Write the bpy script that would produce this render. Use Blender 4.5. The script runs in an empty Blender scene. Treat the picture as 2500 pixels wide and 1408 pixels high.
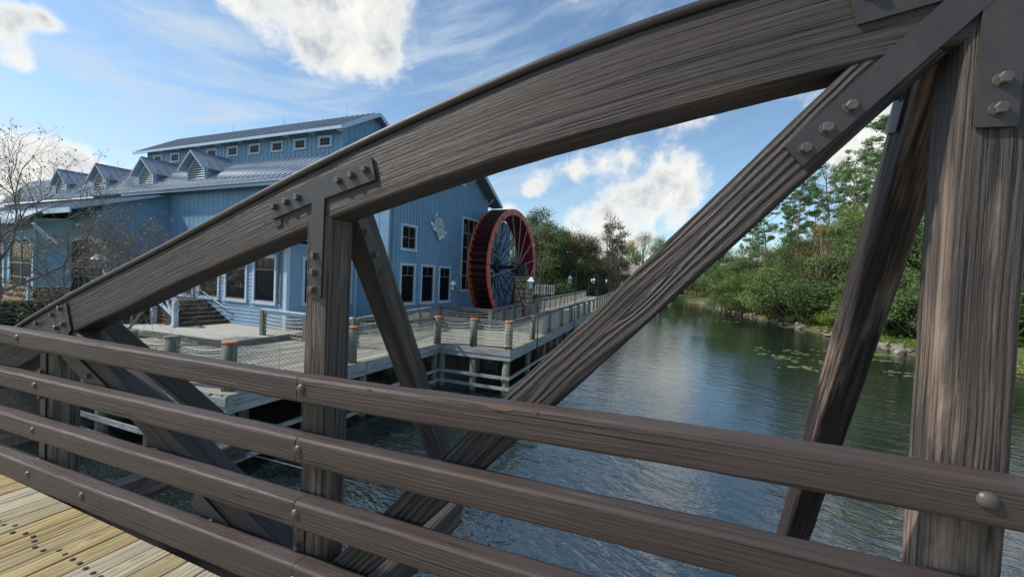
import bpy, bmesh, math, random
from mathutils import Vector, Matrix, noise
R=math.radians
random.seed(7)
S=bpy.context.scene; COL=S.collection
# ------------------------------------------------------------------ camera
FPX=1000.0; CXP=1250.0; CYP=704.0
YAW=R(21.8); PITCH=R(-1.5); ROLL=R(2.4)
FW=Vector((-math.sin(YAW)*math.cos(PITCH), math.cos(YAW)*math.cos(PITCH), math.sin(PITCH)))
_r=Vector((math.cos(YAW),math.sin(YAW),0)); _u=_r.cross(FW)
RT=_r*math.cos(ROLL)+_u*math.sin(ROLL); UP=-_r*math.sin(ROLL)+_u*math.cos(ROLL)
cam=bpy.data.cameras.new('camera'); camo=bpy.data.objects.new('camera',cam); COL.objects.link(camo)
camo.matrix_world=Matrix((RT,UP,-FW)).transposed().to_4x4()
cam.sensor_fit='HORIZONTAL'; cam.sensor_width=36; cam.lens=14.4; cam.clip_start=.02; cam.clip_end=6000
S.camera=camo
def ray(px,py): return FW+RT*((px-CXP)/FPX)-UP*((py-CYP)/FPX)
def onZ(px,py,z): v=ray(px,py); return v*(z/v.z)
def atD(px,d):                       # ground position seen at a column, d metres away
    v=ray(px,700); v=v*d; return Vector((v.x,v.y,0))
# ------------------------------------------------------------------ light and sky
SUN=Vector((-.66,-.29,.69)).normalized()
SUN_EL=math.asin(SUN.z); SUN_ROT=math.atan2(SUN.x,SUN.y)
sl=bpy.data.lights.new('sun','SUN'); sl.energy=2.3; sl.angle=R(2.5); sl.color=(1,.93,.83)
so=bpy.data.objects.new('sun',sl); COL.objects.link(so); so.rotation_euler=(-SUN).to_track_quat('-Z','Y').to_euler()
S.view_settings.view_transform='Standard'; S.view_settings.look='None'; S.view_settings.gamma=1
S.view_settings.use_curve_mapping=False; S.view_settings.exposure=0.92
W=bpy.data.worlds.new('World'); S.world=W; W.use_nodes=True
class NT:
    def __init__(s,tree): s.t=tree; s.n=tree.nodes; s.l=tree.links
    def node(s,typ,**kw):
        nd=s.n.new(typ)
        for k,v in kw.items(): setattr(nd,k,v)
        return nd
    def put(s,sock,v):
        if hasattr(v,'is_output') or isinstance(v,bpy.types.NodeSocket): s.l.new(v,sock)
        else:
            if isinstance(v,(tuple,list)) and len(v)==3 and sock.type=='RGBA': v=(*v,1)
            sock.default_value=v
    def math(s,op,a,b=0.0,c=0.0,clamp=False):
        m=s.node('ShaderNodeMath',operation=op,use_clamp=clamp); s.put(m.inputs[0],a); s.put(m.inputs[1],b); s.put(m.inputs[2],c); return m.outputs[0]
    def vmath(s,op,a,b=(0,0,0),scale=None):
        m=s.node('ShaderNodeVectorMath',operation=op); s.put(m.inputs[0],a); s.put(m.inputs[1],b)
        if scale is not None: s.put(m.inputs['Scale'],scale)
        return m.outputs['Value'] if op in('DISTANCE','DOT_PRODUCT','LENGTH') else m.outputs[0]
    def noise(s,vec,scale=1,detail=4,rough=.55,dist=0,lac=2.0):
        m=s.node('ShaderNodeTexNoise'); s.put(m.inputs['Vector'],vec); s.put(m.inputs['Scale'],scale); m.inputs['Detail'].default_value=detail
        m.inputs['Roughness'].default_value=rough; m.inputs['Distortion'].default_value=dist; m.inputs['Lacunarity'].default_value=lac; return m.outputs['Fac']
    def rng(s,v,a,b,c=0.0,d=1.0,typ='LINEAR'):
        m=s.node('ShaderNodeMapRange',interpolation_type=typ); s.put(m.inputs[0],v); s.put(m.inputs[1],a); s.put(m.inputs[2],b); s.put(m.inputs[3],c); s.put(m.inputs[4],d); return m.outputs[0]
    def mix(s,f,a,b,typ='MIX'):
        m=s.node('ShaderNodeMix',data_type='RGBA',blend_type=typ); s.put(m.inputs[0],f); s.put(m.inputs[6],a); s.put(m.inputs[7],b); return m.outputs[2]
    def scalev(s,v,x,y,z): return s.vmath('MULTIPLY',v,(x,y,z))
def build_world():
    t=NT(W.node_tree); t.n.clear()
    out=t.node('ShaderNodeOutputWorld'); bg=t.node('ShaderNodeBackground')
    sky=t.node('ShaderNodeTexSky',sky_type='NISHITA'); sky.sun_disc=False; sky.sun_elevation=SUN_EL; sky.sun_rotation=SUN_ROT
    sky.altitude=0; sky.air_density=1.0; sky.dust_density=.45; sky.ozone_density=3.0
    tc=t.node('ShaderNodeTexCoord'); d=tc.outputs['Generated']
    sk=t.mix(1.0,sky.outputs[0],(1.10,1.14,1.08),'MULTIPLY')
    warp=t.noise(d,6,3,.6)
    nbig=t.noise(d,7.5,9,.60,.35)
    nsm=t.noise(d,26,7,.62,.2)
    fb=t.math('ADD',t.math('MULTIPLY',nbig,.70),t.math('MULTIPLY',nsm,.30))
    # cumulus banks: direction and angular radius of each billow
    blobs=[(650,-50,.07),(730,-20,.11),(800,20,.11),(870,40,.10),(890,90,.06),(930,10,.06),(780,-110,.20),(590,-110,.08),
           (1320,450,.04),(1400,420,.045),(1470,395,.055),(1530,380,.04),(1290,465,.025),
           (1400,545,.055),(1480,530,.07),(1560,510,.075),(1640,460,.07),(1690,430,.05),(1540,560,.08),(1450,575,.07),(1640,530,.06),
           (0,30,.025),(10,90,.03),(60,150,.02),(110,45,.022),(-120,60,.06),
           (60,450,.065),(130,425,.055),(180,430,.045),(0,470,.08),(205,440,.03),
           (2110,400,.06),(2170,300,.05),(2130,450,.07),(2230,330,.1),(1270,560,.045),(1400,-20,.035),(2600,300,.2),(1240,520,.03)]
    cov=None
    for px,py,r in blobs:
        c=ray(px,py).normalized()
        ds=t.vmath('DISTANCE',d,(c.x,c.y,c.z))
        m=t.rng(ds,0.0,r*1.45,1.0,0.0)
        cov=m if cov is None else t.math('ADD',cov,t.math('MULTIPLY',m,t.math('SUBTRACT',1.0,t.math('MULTIPLY',cov,.8))),clamp=True)
    # banks overhead, seen mirrored in the water
    for px,py,rr in ((1640,1180,.12),(2090,1300,.15)):
        c=ray(px,py).normalized(); m=t.rng(t.vmath('DISTANCE',d,(c.x,c.y,-c.z)),0.0,rr*1.45,1.0,0.0); cov=t.math('ADD',cov,m,clamp=True)
    # the rest of the sky carries scattered cloud of the same kind
    far=t.math('SUBTRACT',1.0,t.rng(t.vmath('DOT_PRODUCT',d,tuple(FW)),.25,.62))
    sc=t.math('MULTIPLY',t.rng(t.noise(d,2.6,4,.5),.50,.66),far)
    cov=t.math('MAXIMUM',cov,t.math('MULTIPLY',sc,.8))
    dens=t.math('ADD',cov,t.math('MULTIPLY',t.math('SUBTRACT',fb,.5),3.0))
    alpha=t.rng(dens,.36,1.02,0,1,'SMOOTHSTEP')
    alpha=t.math('MULTIPLY',alpha,t.rng(cov,.02,.30))
    thick=t.rng(dens,.66,1.35,0,1,'SMOOTHSTEP')
    shade=t.math('MULTIPLY',thick,t.rng(t.noise(d,12,5,.6,.3),.36,.60))
    ccol=t.mix(shade,(.53,.525,.495),(.27,.295,.33))
    # thin cirrus drawn out in streaks
    a=R(-24); cd=t.vmath('ADD',d,t.scalev(t.node('ShaderNodeTexNoise').outputs['Color'],0,0,0))
    mp=t.node('ShaderNodeMapping'); mp.inputs['Rotation'].default_value=(R(8),R(20),R(22)); t.put(mp.inputs[0],d)
    cs=t.noise(t.scalev(mp.outputs[0],3.0,3.0,17),1.6,8,.62,.5)
    leftw=t.rng(t.vmath('DOT_PRODUCT',d,tuple(ray(250,200).normalized())),.35,.97)
    cir=t.math('MULTIPLY',t.rng(cs,.36,.78,0,1,'SMOOTHSTEP'),t.math('ADD',t.math('MULTIPLY',leftw,.75),.10))
    cw=None
    for px,py,r in [(280,215,.09),(230,195,.06),(340,235,.07),(400,245,.05),(200,360,.06),(110,335,.06),(300,375,.05),(620,370,.0001)]:
        c=ray(px,py).normalized(); m=t.rng(t.vmath('DISTANCE',d,(c.x,c.y,c.z)),0,r*1.5,1,0,'SMOOTHSTEP'); cw=m if cw is None else t.math('MAXIMUM',cw,m)
    cir=t.math('MAXIMUM',cir,t.math('MULTIPLY',cw,t.rng(t.noise(t.scalev(mp.outputs[0],4,4,22),2.0,7,.6,.4),.40,.72)))
    skc=t.mix(cir,t.vmath('SCALE',sk,scale=.083),(.33,.39,.45))
    col=t.mix(alpha,skc,ccol)
    t.put(bg.inputs[0],col); bg.inputs[1].default_value=1.0
    t.l.new(bg.outputs[0],out.inputs[0])
build_world()
S.render.engine='CYCLES'
# ------------------------------------------------------------------ materials
MATS={}
def newmat(name):
    m=bpy.data.materials.new(name); m.use_nodes=True; t=NT(m.node_tree); t.n.clear()
    out=t.node('ShaderNodeOutputMaterial'); p=t.node('ShaderNodeBsdfPrincipled'); t.l.new(p.outputs[0],out.inputs[0]); MATS[name]=m
    return m,t,p,out
def bump(t,p,h,strength=.5,dist=.01):
    b=t.node('ShaderNodeBump'); b.inputs['Strength'].default_value=strength; b.inputs['Distance'].default_value=dist
    t.put(b.inputs['Height'],h); t.l.new(b.outputs[0],p.inputs['Normal']); return b
def grain(t):
    a=t.node('ShaderNodeAttribute',attribute_name='grain'); return a.outputs['Vector']
def wood(name,dark,light,worn,freq=60,amp=2.2,dist=.006,strength=.8,wornth=.62,rough=.5,ringcol=.6,varycol=None,knots=True,fiber=.35,spec=.4,kn=.7,rw=.62,us=1.0,sk=.38):
    m,t,p,out=newmat(name); g=t.scalev(grain(t),us,1,1)
    oi=t.node('ShaderNodeObjectInfo').outputs['Random']
    off=t.node('ShaderNodeCombineXYZ'); t.put(off.inputs[0],t.math('MULTIPLY',oi,37.0)); t.put(off.inputs[1],t.math('MULTIPLY',oi,11.0))
    g=t.vmath('ADD',g,off.outputs[0])
    sep=t.node('ShaderNodeSeparateXYZ'); t.put(sep.inputs[0],g); u,v,w=sep.outputs
    lin=t.math('MULTIPLY',t.math('ADD',v,t.math('MULTIPLY',w,.7)),freq)
    n1=t.noise(t.scalev(g,1.1,5.0,5.0),1,3,.5)
    tt=t.math('ADD',lin,t.math('MULTIPLY',n1,amp*3.2))
    n0=t.noise(t.scalev(g,3.4,16,16),1,2,.5)
    tt=t.math('ADD',tt,t.math('MULTIPLY',n0,amp*.5))
    if knots:
        vo=t.node('ShaderNodeTexVoronoi'); t.put(vo.inputs['Vector'],t.scalev(g,2.6,12.0,12.0)); vo.inputs['Scale'].default_value=1; vo.inputs['Randomness'].default_value=1
        k=t.rng(vo.outputs['Distance'],0.0,.42,1,0,'SMOOTHERSTEP'); tt=t.math('ADD',tt,t.math('MULTIPLY',k,amp*kn))
        kc=t.rng(vo.outputs['Distance'],.02,.11,1,0,'SMOOTHSTEP')
    s=t.math('SINE',t.math('MULTIPLY',tt,2*math.pi)); ring=t.math('MULTIPLY_ADD',s,.5,.5)
    ring=t.math('POWER',ring,.8)
    amask=t.rng(t.noise(t.scalev(g,1.4,7,7),1,2,.5),.36,.66,.25,1)
    ring=t.math('MULTIPLY',ring,amask)
    fib=t.noise(t.scalev(g,9,230,230),1,4,.6)
    med=t.noise(t.scalev(g,2.5,40,40),1,4,.6)
    blot=t.noise(t.scalev(g,1.2,4,4),1,6,.6,.4)
    h=t.math('ADD',t.math('MULTIPLY',ring,rw),t.math('MULTIPLY',fib,fiber)); h=t.math('ADD',h,t.math('MULTIPLY',med,.45))
    crack=t.rng(t.noise(t.scalev(g,1.6,75,75),1,3,.5),.345,.40,0,1)
    streak=t.noise(t.scalev(g,1.6,105,105),1,4,.65)
    h=t.math('ADD',h,t.math('MULTIPLY',crack,.6)); h=t.math('ADD',h,t.math('MULTIPLY',streak,sk*1.3))
    nb=t.noise(g,90,3,.5); h=t.math('ADD',h,t.math('MULTIPLY',nb,.10))
    c=t.mix(t.math('ADD',t.math('MULTIPLY',ring,ringcol),t.math('MULTIPLY',med,1-ringcol)),dark,light)
    c=t.mix(1.0,c,t.vmath('SCALE',(1,1,1),scale=t.rng(streak,.34,.66,1-sk,1+sk)),'MULTIPLY')
    c=t.mix(t.math('MULTIPLY',t.math('SUBTRACT',1,crack),.8),c,tuple(x*.35 for x in dark))
    if varycol:
        c=t.mix(t.rng(t.math('FRACT',t.math('MULTIPLY',oi,7.31)),.25,.75),c,t.mix(ring,tuple(x*.55 for x in varycol),varycol))
    wm=t.math('MULTIPLY',t.rng(blot,wornth,wornth+.10),t.rng(med,.38,.60))
    c=t.mix(wm,c,worn)
    if knots: c=t.mix(t.math('MULTIPLY',kc,.75),c,tuple(x*.45 for x in dark))
    c=t.mix(1.0,c,t.vmath('SCALE',(1,1,1),scale=t.rng(t.noise(t.scalev(g,.8,2,2),1,4,.6),.3,.7,.82,1.18)),'MULTIPLY')
    t.put(p.inputs['Base Color'],c); t.put(p.inputs['Roughness'],t.rng(med,.2,.8,rough-.08,rough+.2)); p.inputs['Specular IOR Level'].default_value=spec
    bump(t,p,h,strength,dist); return m
def paint(name,col,rough=.5,var=.15,bsc=0.0,scale=4,metal=0,spec=.5,bd=.002,stain=None):
    m,t,p,out=newmat(name); tc=t.node('ShaderNodeTexCoord').outputs['Object']
    n=t.noise(tc,scale,6,.6,.3); oi=t.node('ShaderNodeObjectInfo').outputs['Random']
    f=t.math('ADD',t.rng(n,.3,.7,1-var,1+var),t.math('MULTIPLY',t.math('SUBTRACT',oi,.5),var*.8))
    c=t.vmath('SCALE',col,scale=f)
    st=t.noise(t.scalev(tc,8,8,.7),1,5,.65)
    if stain: c=t.mix(t.math('MULTIPLY',t.rng(st,.52,.75),.55),c,stain)
    t.put(p.inputs['Base Color'],c); t.put(p.inputs['Roughness'],t.rng(n,.3,.7,rough-.07,rough+.1)); p.inputs['Metallic'].default_value=metal; p.inputs['Specular IOR Level'].default_value=spec
    if bsc: bump(t,p,t.math('ADD',t.noise(tc,60,5,.6),t.math('MULTIPLY',n,.5)),bsc,bd)
    return m
wood('truss_wood',(.042,.033,.031),(.078,.063,.058),(.19,.125,.095),freq=75,amp=1.1,dist=.007,strength=.85,wornth=.60,rough=.50,spec=.35,ringcol=.18,fiber=.8,rw=.20,us=.4,sk=.22)
wood('brace_wood',(.018,.015,.015),(.088,.072,.067),(.20,.14,.11),freq=42,amp=1.5,dist=.012,strength=1.0,wornth=.66,rough=.48,ringcol=.8,spec=.35,us=.75,sk=.25)
wood('post_wood',(.050,.040,.036),(.140,.113,.099),(.36,.265,.205),freq=70,amp=1.1,dist=.010,strength=1.0,wornth=.50,rough=.5,ringcol=.38,spec=.35,fiber=.6,rw=.42,us=.65)
wood('strut_wood',(.024,.019,.018),(.09,.070,.062),(.30,.22,.17),freq=60,amp=1.1,dist=.010,strength=1.0,wornth=.50,rough=.55,ringcol=.4,spec=.3,fiber=.6,rw=.4)
wood('rail_wood',(.044,.031,.029),(.080,.058,.052),(.19,.165,.135),freq=95,amp=1.4,dist=.0045,strength=.75,wornth=.68,rough=.50,spec=.4,ringcol=.25,rw=.26,fiber=.75,us=.5,sk=.20)
wood('deck_pine',(.17,.12,.045),(.60,.49,.25),(.38,.42,.22),freq=30,amp=1.6,dist=.004,strength=.6,wornth=.6,rough=.6,ringcol=.55,varycol=(.50,.45,.33),spec=.25)
wood('grey_wood',(.11,.105,.095),(.30,.29,.265),(.42,.43,.42),freq=40,amp=1.4,dist=.004,strength=.5,wornth=.55,rough=.75,spec=.2)
wood('fascia_wood',(.20,.22,.22),(.44,.47,.47),(.13,.12,.11),freq=22,amp=1.6,dist=.004,strength=.4,wornth=.62,rough=.75,spec=.2)
wood('planking',(.25,.235,.20),(.52,.50,.43),(.25,.27,.2),freq=30,amp=1.2,dist=.003,strength=.4,wornth=.62,rough=.8,varycol=(.36,.345,.30),knots=False,spec=.2)
wood('piling_wood',(.10,.10,.08),(.27,.265,.215),(.17,.22,.16),freq=30,amp=.8,dist=.006,strength=.6,wornth=.5,rough=.8,knots=False,spec=.2)
wood('step_wood',(.07,.05,.04),(.16,.12,.10),(.2,.15,.12),freq=30,amp=1,dist=.003,strength=.4,rough=.7,spec=.2)
wood('bare_wood',(.10,.05,.03),(.26,.13,.06),(.2,.11,.06),freq=90,amp=1,dist=.002,strength=.5,rough=.6,knots=False)
paint('plate_steel',(.050,.043,.042),.42,.18,.35,7,spec=.5,bd=.002,stain=(.11,.065,.042))
paint('bolt_steel',(.085,.075,.070),.42,.3,.5,30,spec=.6,bd=.003)
paint('cap_strip',(.040,.035,.034),.5,.2,.3,5,bd=.002)
paint('washer',(.14,.13,.12),.35,.2,.2,30,metal=.6)
paint('cap_orange',(.52,.17,.06),.6,.35,.3,9,stain=(.45,.38,.32))
paint('rope',(.62,.58,.44),.85,.2,0,20)
paint('net',(.42,.41,.34),.85,.2,0,20)
paint('blue_wall',(.175,.31,.45),.62,.12,0,1.2,spec=.3,stain=(.13,.23,.335))
paint('blue_siding',(.21,.33,.46),.62,.07,0,1.2,spec=.3,stain=(.14,.24,.34))
paint('trim_white',(.42,.53,.64),.55,.06,0,3,spec=.3,stain=(.34,.42,.48))
paint('sash_brown',(.17,.13,.135),.5,.1,0,3)
paint('roof_metal',(.25,.31,.38),.48,.10,0,.8,metal=0,spec=.4,stain=(.19,.22,.25))
paint('roof_dark',(.16,.19,.23),.42,.10,0,.8,metal=.2,spec=.5)
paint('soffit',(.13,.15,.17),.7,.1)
paint('louvre',(.66,.70,.70),.6,.1)
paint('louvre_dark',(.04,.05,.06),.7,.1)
paint('lamp_iron',(.05,.065,.065),.5,.2)
paint('lamp_white',(.55,.62,.66),.5,.1)
paint('lamp_glass',(.60,.66,.68),.15,.1)
paint('wheel_orange',(.58,.13,.075),.5,.20,0,2,stain=(.36,.09,.06))
paint('wheel_rim_pink',(.45,.16,.13),.5,.2,0,2)
paint('wheel_red',(.24,.02,.026),.5,.2,0,2)
paint('paddle_red',(.055,.012,.013),.55,.5,0,3)
paint('recess_shade',(.035,.022,.022),.55,.3,0,3)  # dark tone painting the shade in the notch and bolt recesses
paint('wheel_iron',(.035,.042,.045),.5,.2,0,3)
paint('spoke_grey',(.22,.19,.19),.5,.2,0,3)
paint('concrete',(.40,.39,.35),.85,.12,.3,1.5,spec=.2,stain=(.30,.29,.25))
paint('sign_panel',(.36,.46,.44),.6,.25,0,6,stain=(.28,.40,.36))
paint('sign_cream',(.62,.70,.72),.6,.1)
paint('sign_edge',(.04,.10,.13),.6,.1)
paint('sign_ink',(.10,.16,.22),.6,.1)
paint('lodge_wall',(.30,.31,.27),.8,.1); paint('lodge_roof',(.26,.23,.19),.85,.2); paint('lodge_white',(.55,.55,.50),.7,.1)
paint('yellow_wall',(.85,.62,.22),.8,.1)
paint('bark',(.115,.09,.07),.9,.35,.5,6,bd=.02); paint('pine_bark',(.24,.19,.155),.9,.3,.5,4,bd=.02); paint('pale_bark',(.30,.265,.23),.9,.3,0,6)
paint('twig',(.20,.18,.165),.9,.3,0,6)
paint('rock_grey',(.23,.20,.17),.9,.35,.6,5,bd=.05)
paint('lily',(.17,.21,.09),.4,.4,0,3)
def stone_mat(name,a,b,c):
    m,t,p,out=newmat(name); tc=t.node('ShaderNodeTexCoord').outputs['Object']; oi=t.node('ShaderNodeObjectInfo').outputs['Random']
    f=t.math('FRACT',t.math('MULTIPLY',oi,5.7)); col=t.mix(t.rng(f,0,.5),a,b); col=t.mix(t.rng(f,.5,1),col,c)
    n=t.noise(tc,9,6,.65); col=t.mix(t.rng(n,.3,.75,.0,.5),col,(.14,.10,.07)); t.put(p.inputs['Base Color'],col); p.inputs['Roughness'].default_value=.9
    bump(t,p,n,.6,.03)
stone_mat('fieldstone',(.48,.31,.19),(.36,.25,.17),(.55,.40,.27))
paint('mortar',(.10,.08,.065),.95,.2)
def glass(name):
    m,t,p,out=newmat(name); p.inputs['Base Color'].default_value=(.008,.010,.014,1); p.inputs['Roughness'].default_value=.10; p.inputs['Specular IOR Level'].default_value=.12
    tc=t.node('ShaderNodeTexCoord').outputs['Object']; bump(t,p,t.noise(tc,1.6,2,.5),.08,.02)
glass('glass')
def leafmat(name,a,b,trans=.35,sc=.5):
    m,t,p,out=newmat(name); tc=t.node('ShaderNodeTexCoord').outputs['Object']; oi=t.node('ShaderNodeObjectInfo').outputs['Random']
    n=t.noise(tc,sc,4,.6); n2=t.noise(tc,sc*6,2,.5); f=t.math('ADD',t.rng(n,.32,.68,-.1,.8),t.math('MULTIPLY',t.math('SUBTRACT',n2,.5),1.1)); f=t.math('ADD',f,t.math('MULTIPLY',t.math('SUBTRACT',oi,.5),.35),clamp=True)
    c=t.mix(f,a,b); t.put(p.inputs['Base Color'],c); p.inputs['Roughness'].default_value=.55; p.inputs['Specular IOR Level'].default_value=.25
    tr=t.node('ShaderNodeBsdfTranslucent'); t.put(tr.inputs[0],t.mix(1.0,c,(1.2,1.25,.6),'MULTIPLY')); mx=t.node('ShaderNodeMixShader'); mx.inputs[0].default_value=trans
    t.l.new(p.outputs[0],mx.inputs[1]); t.l.new(tr.outputs[0],mx.inputs[2]); t.l.new(mx.outputs[0],out.inputs[0])
leafmat('leaf_dark',(.060,.098,.042),(.185,.26,.10))
leafmat('leaf_mid',(.085,.145,.048),(.28,.37,.13))
leafmat('leaf_bright',(.10,.17,.03),(.30,.38,.06))
leafmat('leaf_brown',(.085,.075,.042),(.22,.18,.095))
leafmat('leaf_rust',(.26,.15,.07),(.46,.30,.15))
leafmat('leaf_pine',(.09,.165,.07),(.26,.37,.18),.3)
leafmat('leaf_hedge',(.022,.035,.014),(.085,.125,.035),.25,2)
leafmat('leaf_pod',(.14,.115,.09),(.27,.22,.165),.2,2)
def water_mat():
    m,t,p,out=newmat('water'); tc=t.node('ShaderNodeTexCoord').outputs['Object']
    p.inputs['Base Color'].default_value=(.005,.012,.010,1); p.inputs['Roughness'].default_value=.03; p.inputs['IOR'].default_value=2.0; p.inputs['Specular IOR Level'].default_value=.85
    mp=t.node('ShaderNodeMapping'); mp.inputs['Rotation'].default_value=(0,0,R(25)); t.put(mp.inputs[0],tc)
    v=mp.outputs[0]
    a=t.noise(t.scalev(v,1.0,2.3,1),1.0,3,.5,.8); b=t.noise(t.scalev(v,1.0,1.9,1),3.6,3,.55,.9); c=t.noise(t.scalev(v,1,1.3,1),13,2,.5,.4)
    h=t.math('ADD',t.math('MULTIPLY',a,.62),t.math('MULTIPLY',b,.23)); h=t.math('ADD',h,t.math('MULTIPLY',c,.045))
    calm=t.rng(t.noise(v,.09,3,.5),.36,.64,.35,1.0)
    sep=t.node('ShaderNodeSeparateXYZ'); t.put(sep.inputs[0],tc)
    calm=t.math('MULTIPLY',calm,t.math('ADD',t.rng(sep.outputs[1],9,60,.85,.17),t.rng(sep.outputs[1],2,12,1.3,.0)))
    h=t.math('MULTIPLY',h,calm)
    bump(t,p,h,1.0,.10)
water_mat()
def ground_mat():
    m,t,p,out=newmat('ground'); tc=t.node('ShaderNodeTexCoord').outputs['Object']
    sep=t.node('ShaderNodeSeparateXYZ'); t.put(sep.inputs[0],tc)
    n=t.noise(tc,.5,6,.6); n2=t.noise(tc,6,5,.6)
    grass=t.mix(t.rng(n,.35,.65),(.045,.085,.018),(.10,.15,.035)); grass=t.mix(t.math('MULTIPLY',n2,.5),grass,(.10,.08,.04))
    mud=t.mix(n2,(.05,.04,.03),(.16,.13,.09)); hz=t.rng(t.math('ADD',sep.outputs[2],t.math('MULTIPLY',n2,.5)),-3.4,-2.95) if 0 else t.rng(t.math('ADD',sep.outputs[2],t.math('MULTIPLY',n2,.5)),t.rng(sep.outputs[0],-12,-5,-2.72,-4.15),t.rng(sep.outputs[0],-12,-5,-2.5,-3.75))
    t.put(p.inputs['Base Color'],t.mix(hz,mud,grass)); p.inputs['Roughness'].default_value=.95; bump(t,p,n2,.6,.08)
ground_mat()
# ------------------------------------------------------------------ mesh helpers
SHIFT={}
class MB:
    def __init__(s): s.v=[]; s.f=[]; s.g=[]; s.sm=[]
    def add(s,vs,fs,gs=None,smooth=False):
        b=len(s.v); s.v+= [Vector(x) for x in vs]; s.f+=[tuple(b+i for i in f) for f in fs]; s.sm+=[smooth]*len(fs)
        s.g+=[Vector(x) for x in (gs if gs else vs)]
    def obox(s,c,ax,ay,az,lx,ly,lz):   # oriented box, full lengths
        c=Vector(c); ax=Vector(ax).normalized(); ay=Vector(ay).normalized(); az=Vector(az).normalized()
        L=[lx,ly,lz]; o=sorted(range(3),key=lambda i:-L[i]); k=random.random()*20
        vs=[];gs=[]
        for i in(-1,1):
            for j in(-1,1):
                for q in(-1,1):
                    vs.append(c+ax*(i*lx/2)+ay*(j*ly/2)+az*(q*lz/2)); l=[i*lx/2,j*ly/2,q*lz/2]; gs.append((l[o[0]]+k,l[o[1]]+k*.37,l[o[2]]))
        s.add(vs,[(0,1,3,2),(4,6,7,5),(0,4,5,1),(2,3,7,6),(0,2,6,4),(1,5,7,3)],gs)
    def box(s,x0,x1,y0,y1,z0,z1): s.obox(((x0+x1)/2,(y0+y1)/2,(z0+z1)/2),(1,0,0),(0,1,0),(0,0,1),abs(x1-x0),abs(y1-y0),abs(z1-z0))
    def bar(s,p0,p1,w,h,up=(0,0,1)):
        p0=Vector(p0);p1=Vector(p1); d=p1-p0; L=d.length; d.normalize(); up=Vector(up); sd=d.cross(up)
        if sd.length<1e-4: sd=d.cross(Vector((1,0,0)))
        sd.normalize(); u=sd.cross(d); s.obox((p0+p1)/2,d,sd,u,L,w,h)
    def tube(s,pts,rs,n=8,cap=True,smooth=True):
        pts=[Vector(p) for p in pts]; 
        if not isinstance(rs,(list,tuple)): rs=[rs]*len(pts)
        vs=[];gs=[];fs=[]; k=random.random()*9; L=0
        for i,p in enumerate(pts):
            a=pts[max(i-1,0)]; b=pts[min(i+1,len(pts)-1)]; d=(b-a).normalized()
            x=d.cross(Vector((0,0,1))) if abs(d.z)<.95 else d.cross(Vector((0,1,0)))
            x.normalize(); y=d.cross(x)
            if i: L+=(p-pts[i-1]).length
            for j in range(n):
                t=2*math.pi*j/n; o=(x*math.cos(t)+y*math.sin(t))*rs[i]; vs.append(p+o); gs.append((L+k,math.cos(t)*rs[i],math.sin(t)*rs[i]))
        for i in range(len(pts)-1):
            for j in range(n): fs.append((i*n+j,i*n+(j+1)%n,(i+1)*n+(j+1)%n,(i+1)*n+j))
        if cap: fs.append(tuple(range(n-1,-1,-1))); fs.append(tuple((len(pts)-1)*n+j for j in range(n)))
        s.add(vs,fs,gs,smooth)
        if cap: s.sm[-1]=s.sm[-2]=False
    def prism(s,poly,ext):  # planar polygon extruded
        ext=Vector(ext); n=len(poly); vs=[Vector(p) for p in poly]+[Vector(p)+ext for p in poly]
        s.add(vs,[tuple(range(n-1,-1,-1)),tuple(range(n,2*n))]+[(i,(i+1)%n,n+(i+1)%n,n+i) for i in range(n)])
    def loft(s,st,bev=.01,wob=0.0,nb=3,seed=0.0,edge=2):  # stations (center, side, up, w, h, u)
        prof=[]
        def ring(w,h):
            r=min(bev,w*.4,h*.4); out=[]
            for cx,cy,a0 in((w/2-r,h/2-r,0),(-w/2+r,h/2-r,90),(-w/2+r,-h/2+r,180),(w/2-r,-h/2+r,270)):
                for i in range(nb+1):
                    a=R(a0+90*i/nb); out.append((cx+r*math.cos(a),cy+r*math.sin(a)))
                # mid points on the flats
            res=[]
            for i,q in enumerate(out):
                res.append(q); nx=out[(i+1)%len(out)]
                if (i+1)%(nb+1)==0:
                    for e in range(1,edge+1): res.append((q[0]+(nx[0]-q[0])*e/(edge+1),q[1]+(nx[1]-q[1])*e/(edge+1)))
            return res
        vs=[];gs=[];fs=[]; n=None
        for (c,sd,up,w,h,u) in st:
            pr=ring(w,h); n=len(pr)
            for (x,y) in pr:
                p=Vector(c)+sd*x+up*y
                if wob:
                    q=Vector((u*5+seed,x*22+seed*3,y*22)); k=noise.noise(q)*wob+noise.noise(Vector((u*26+seed,x*40,y*40)))*wob*.45
                    p+= (sd*x+up*y).normalized()*k
                vs.append(p); gs.append((u+seed,x+seed*.31,y))
        m=len(st)
        for i in range(m-1):
            for j in range(n): fs.append((i*n+j,i*n+(j+1)%n,(i+1)*n+(j+1)%n,(i+1)*n+j))
        s.add(vs,fs,gs,True)
        s.add([vs[j] for j in range(n)],[tuple(range(n-1,-1,-1))],[(gs[j][1]+3,gs[j][2],0) for j in range(n)])
        s.add([vs[(m-1)*n+j] for j in range(n)],[tuple(range(n))],[(gs[j][1]+3,gs[j][2],0) for j in range(n)])
    def beam(s,p0,p1,w,h,up=(0,0,1),bev=.012,wob=.0015,step=.04,seed=None,wobl=0):
        p0=Vector(p0);p1=Vector(p1); d=(p1-p0); L=d.length; d.normalize(); sd=d.cross(Vector(up)).normalized(); u=sd.cross(d)
        if seed is None: seed=random.random()*50
        n=max(2,int(L/step)); st=[]
        for i in range(n+1):
            t=i/n; st.append((p0+d*(L*t),sd,u,w,h,L*t))
        s.loft(st,bev,wob,seed=seed)
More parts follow.
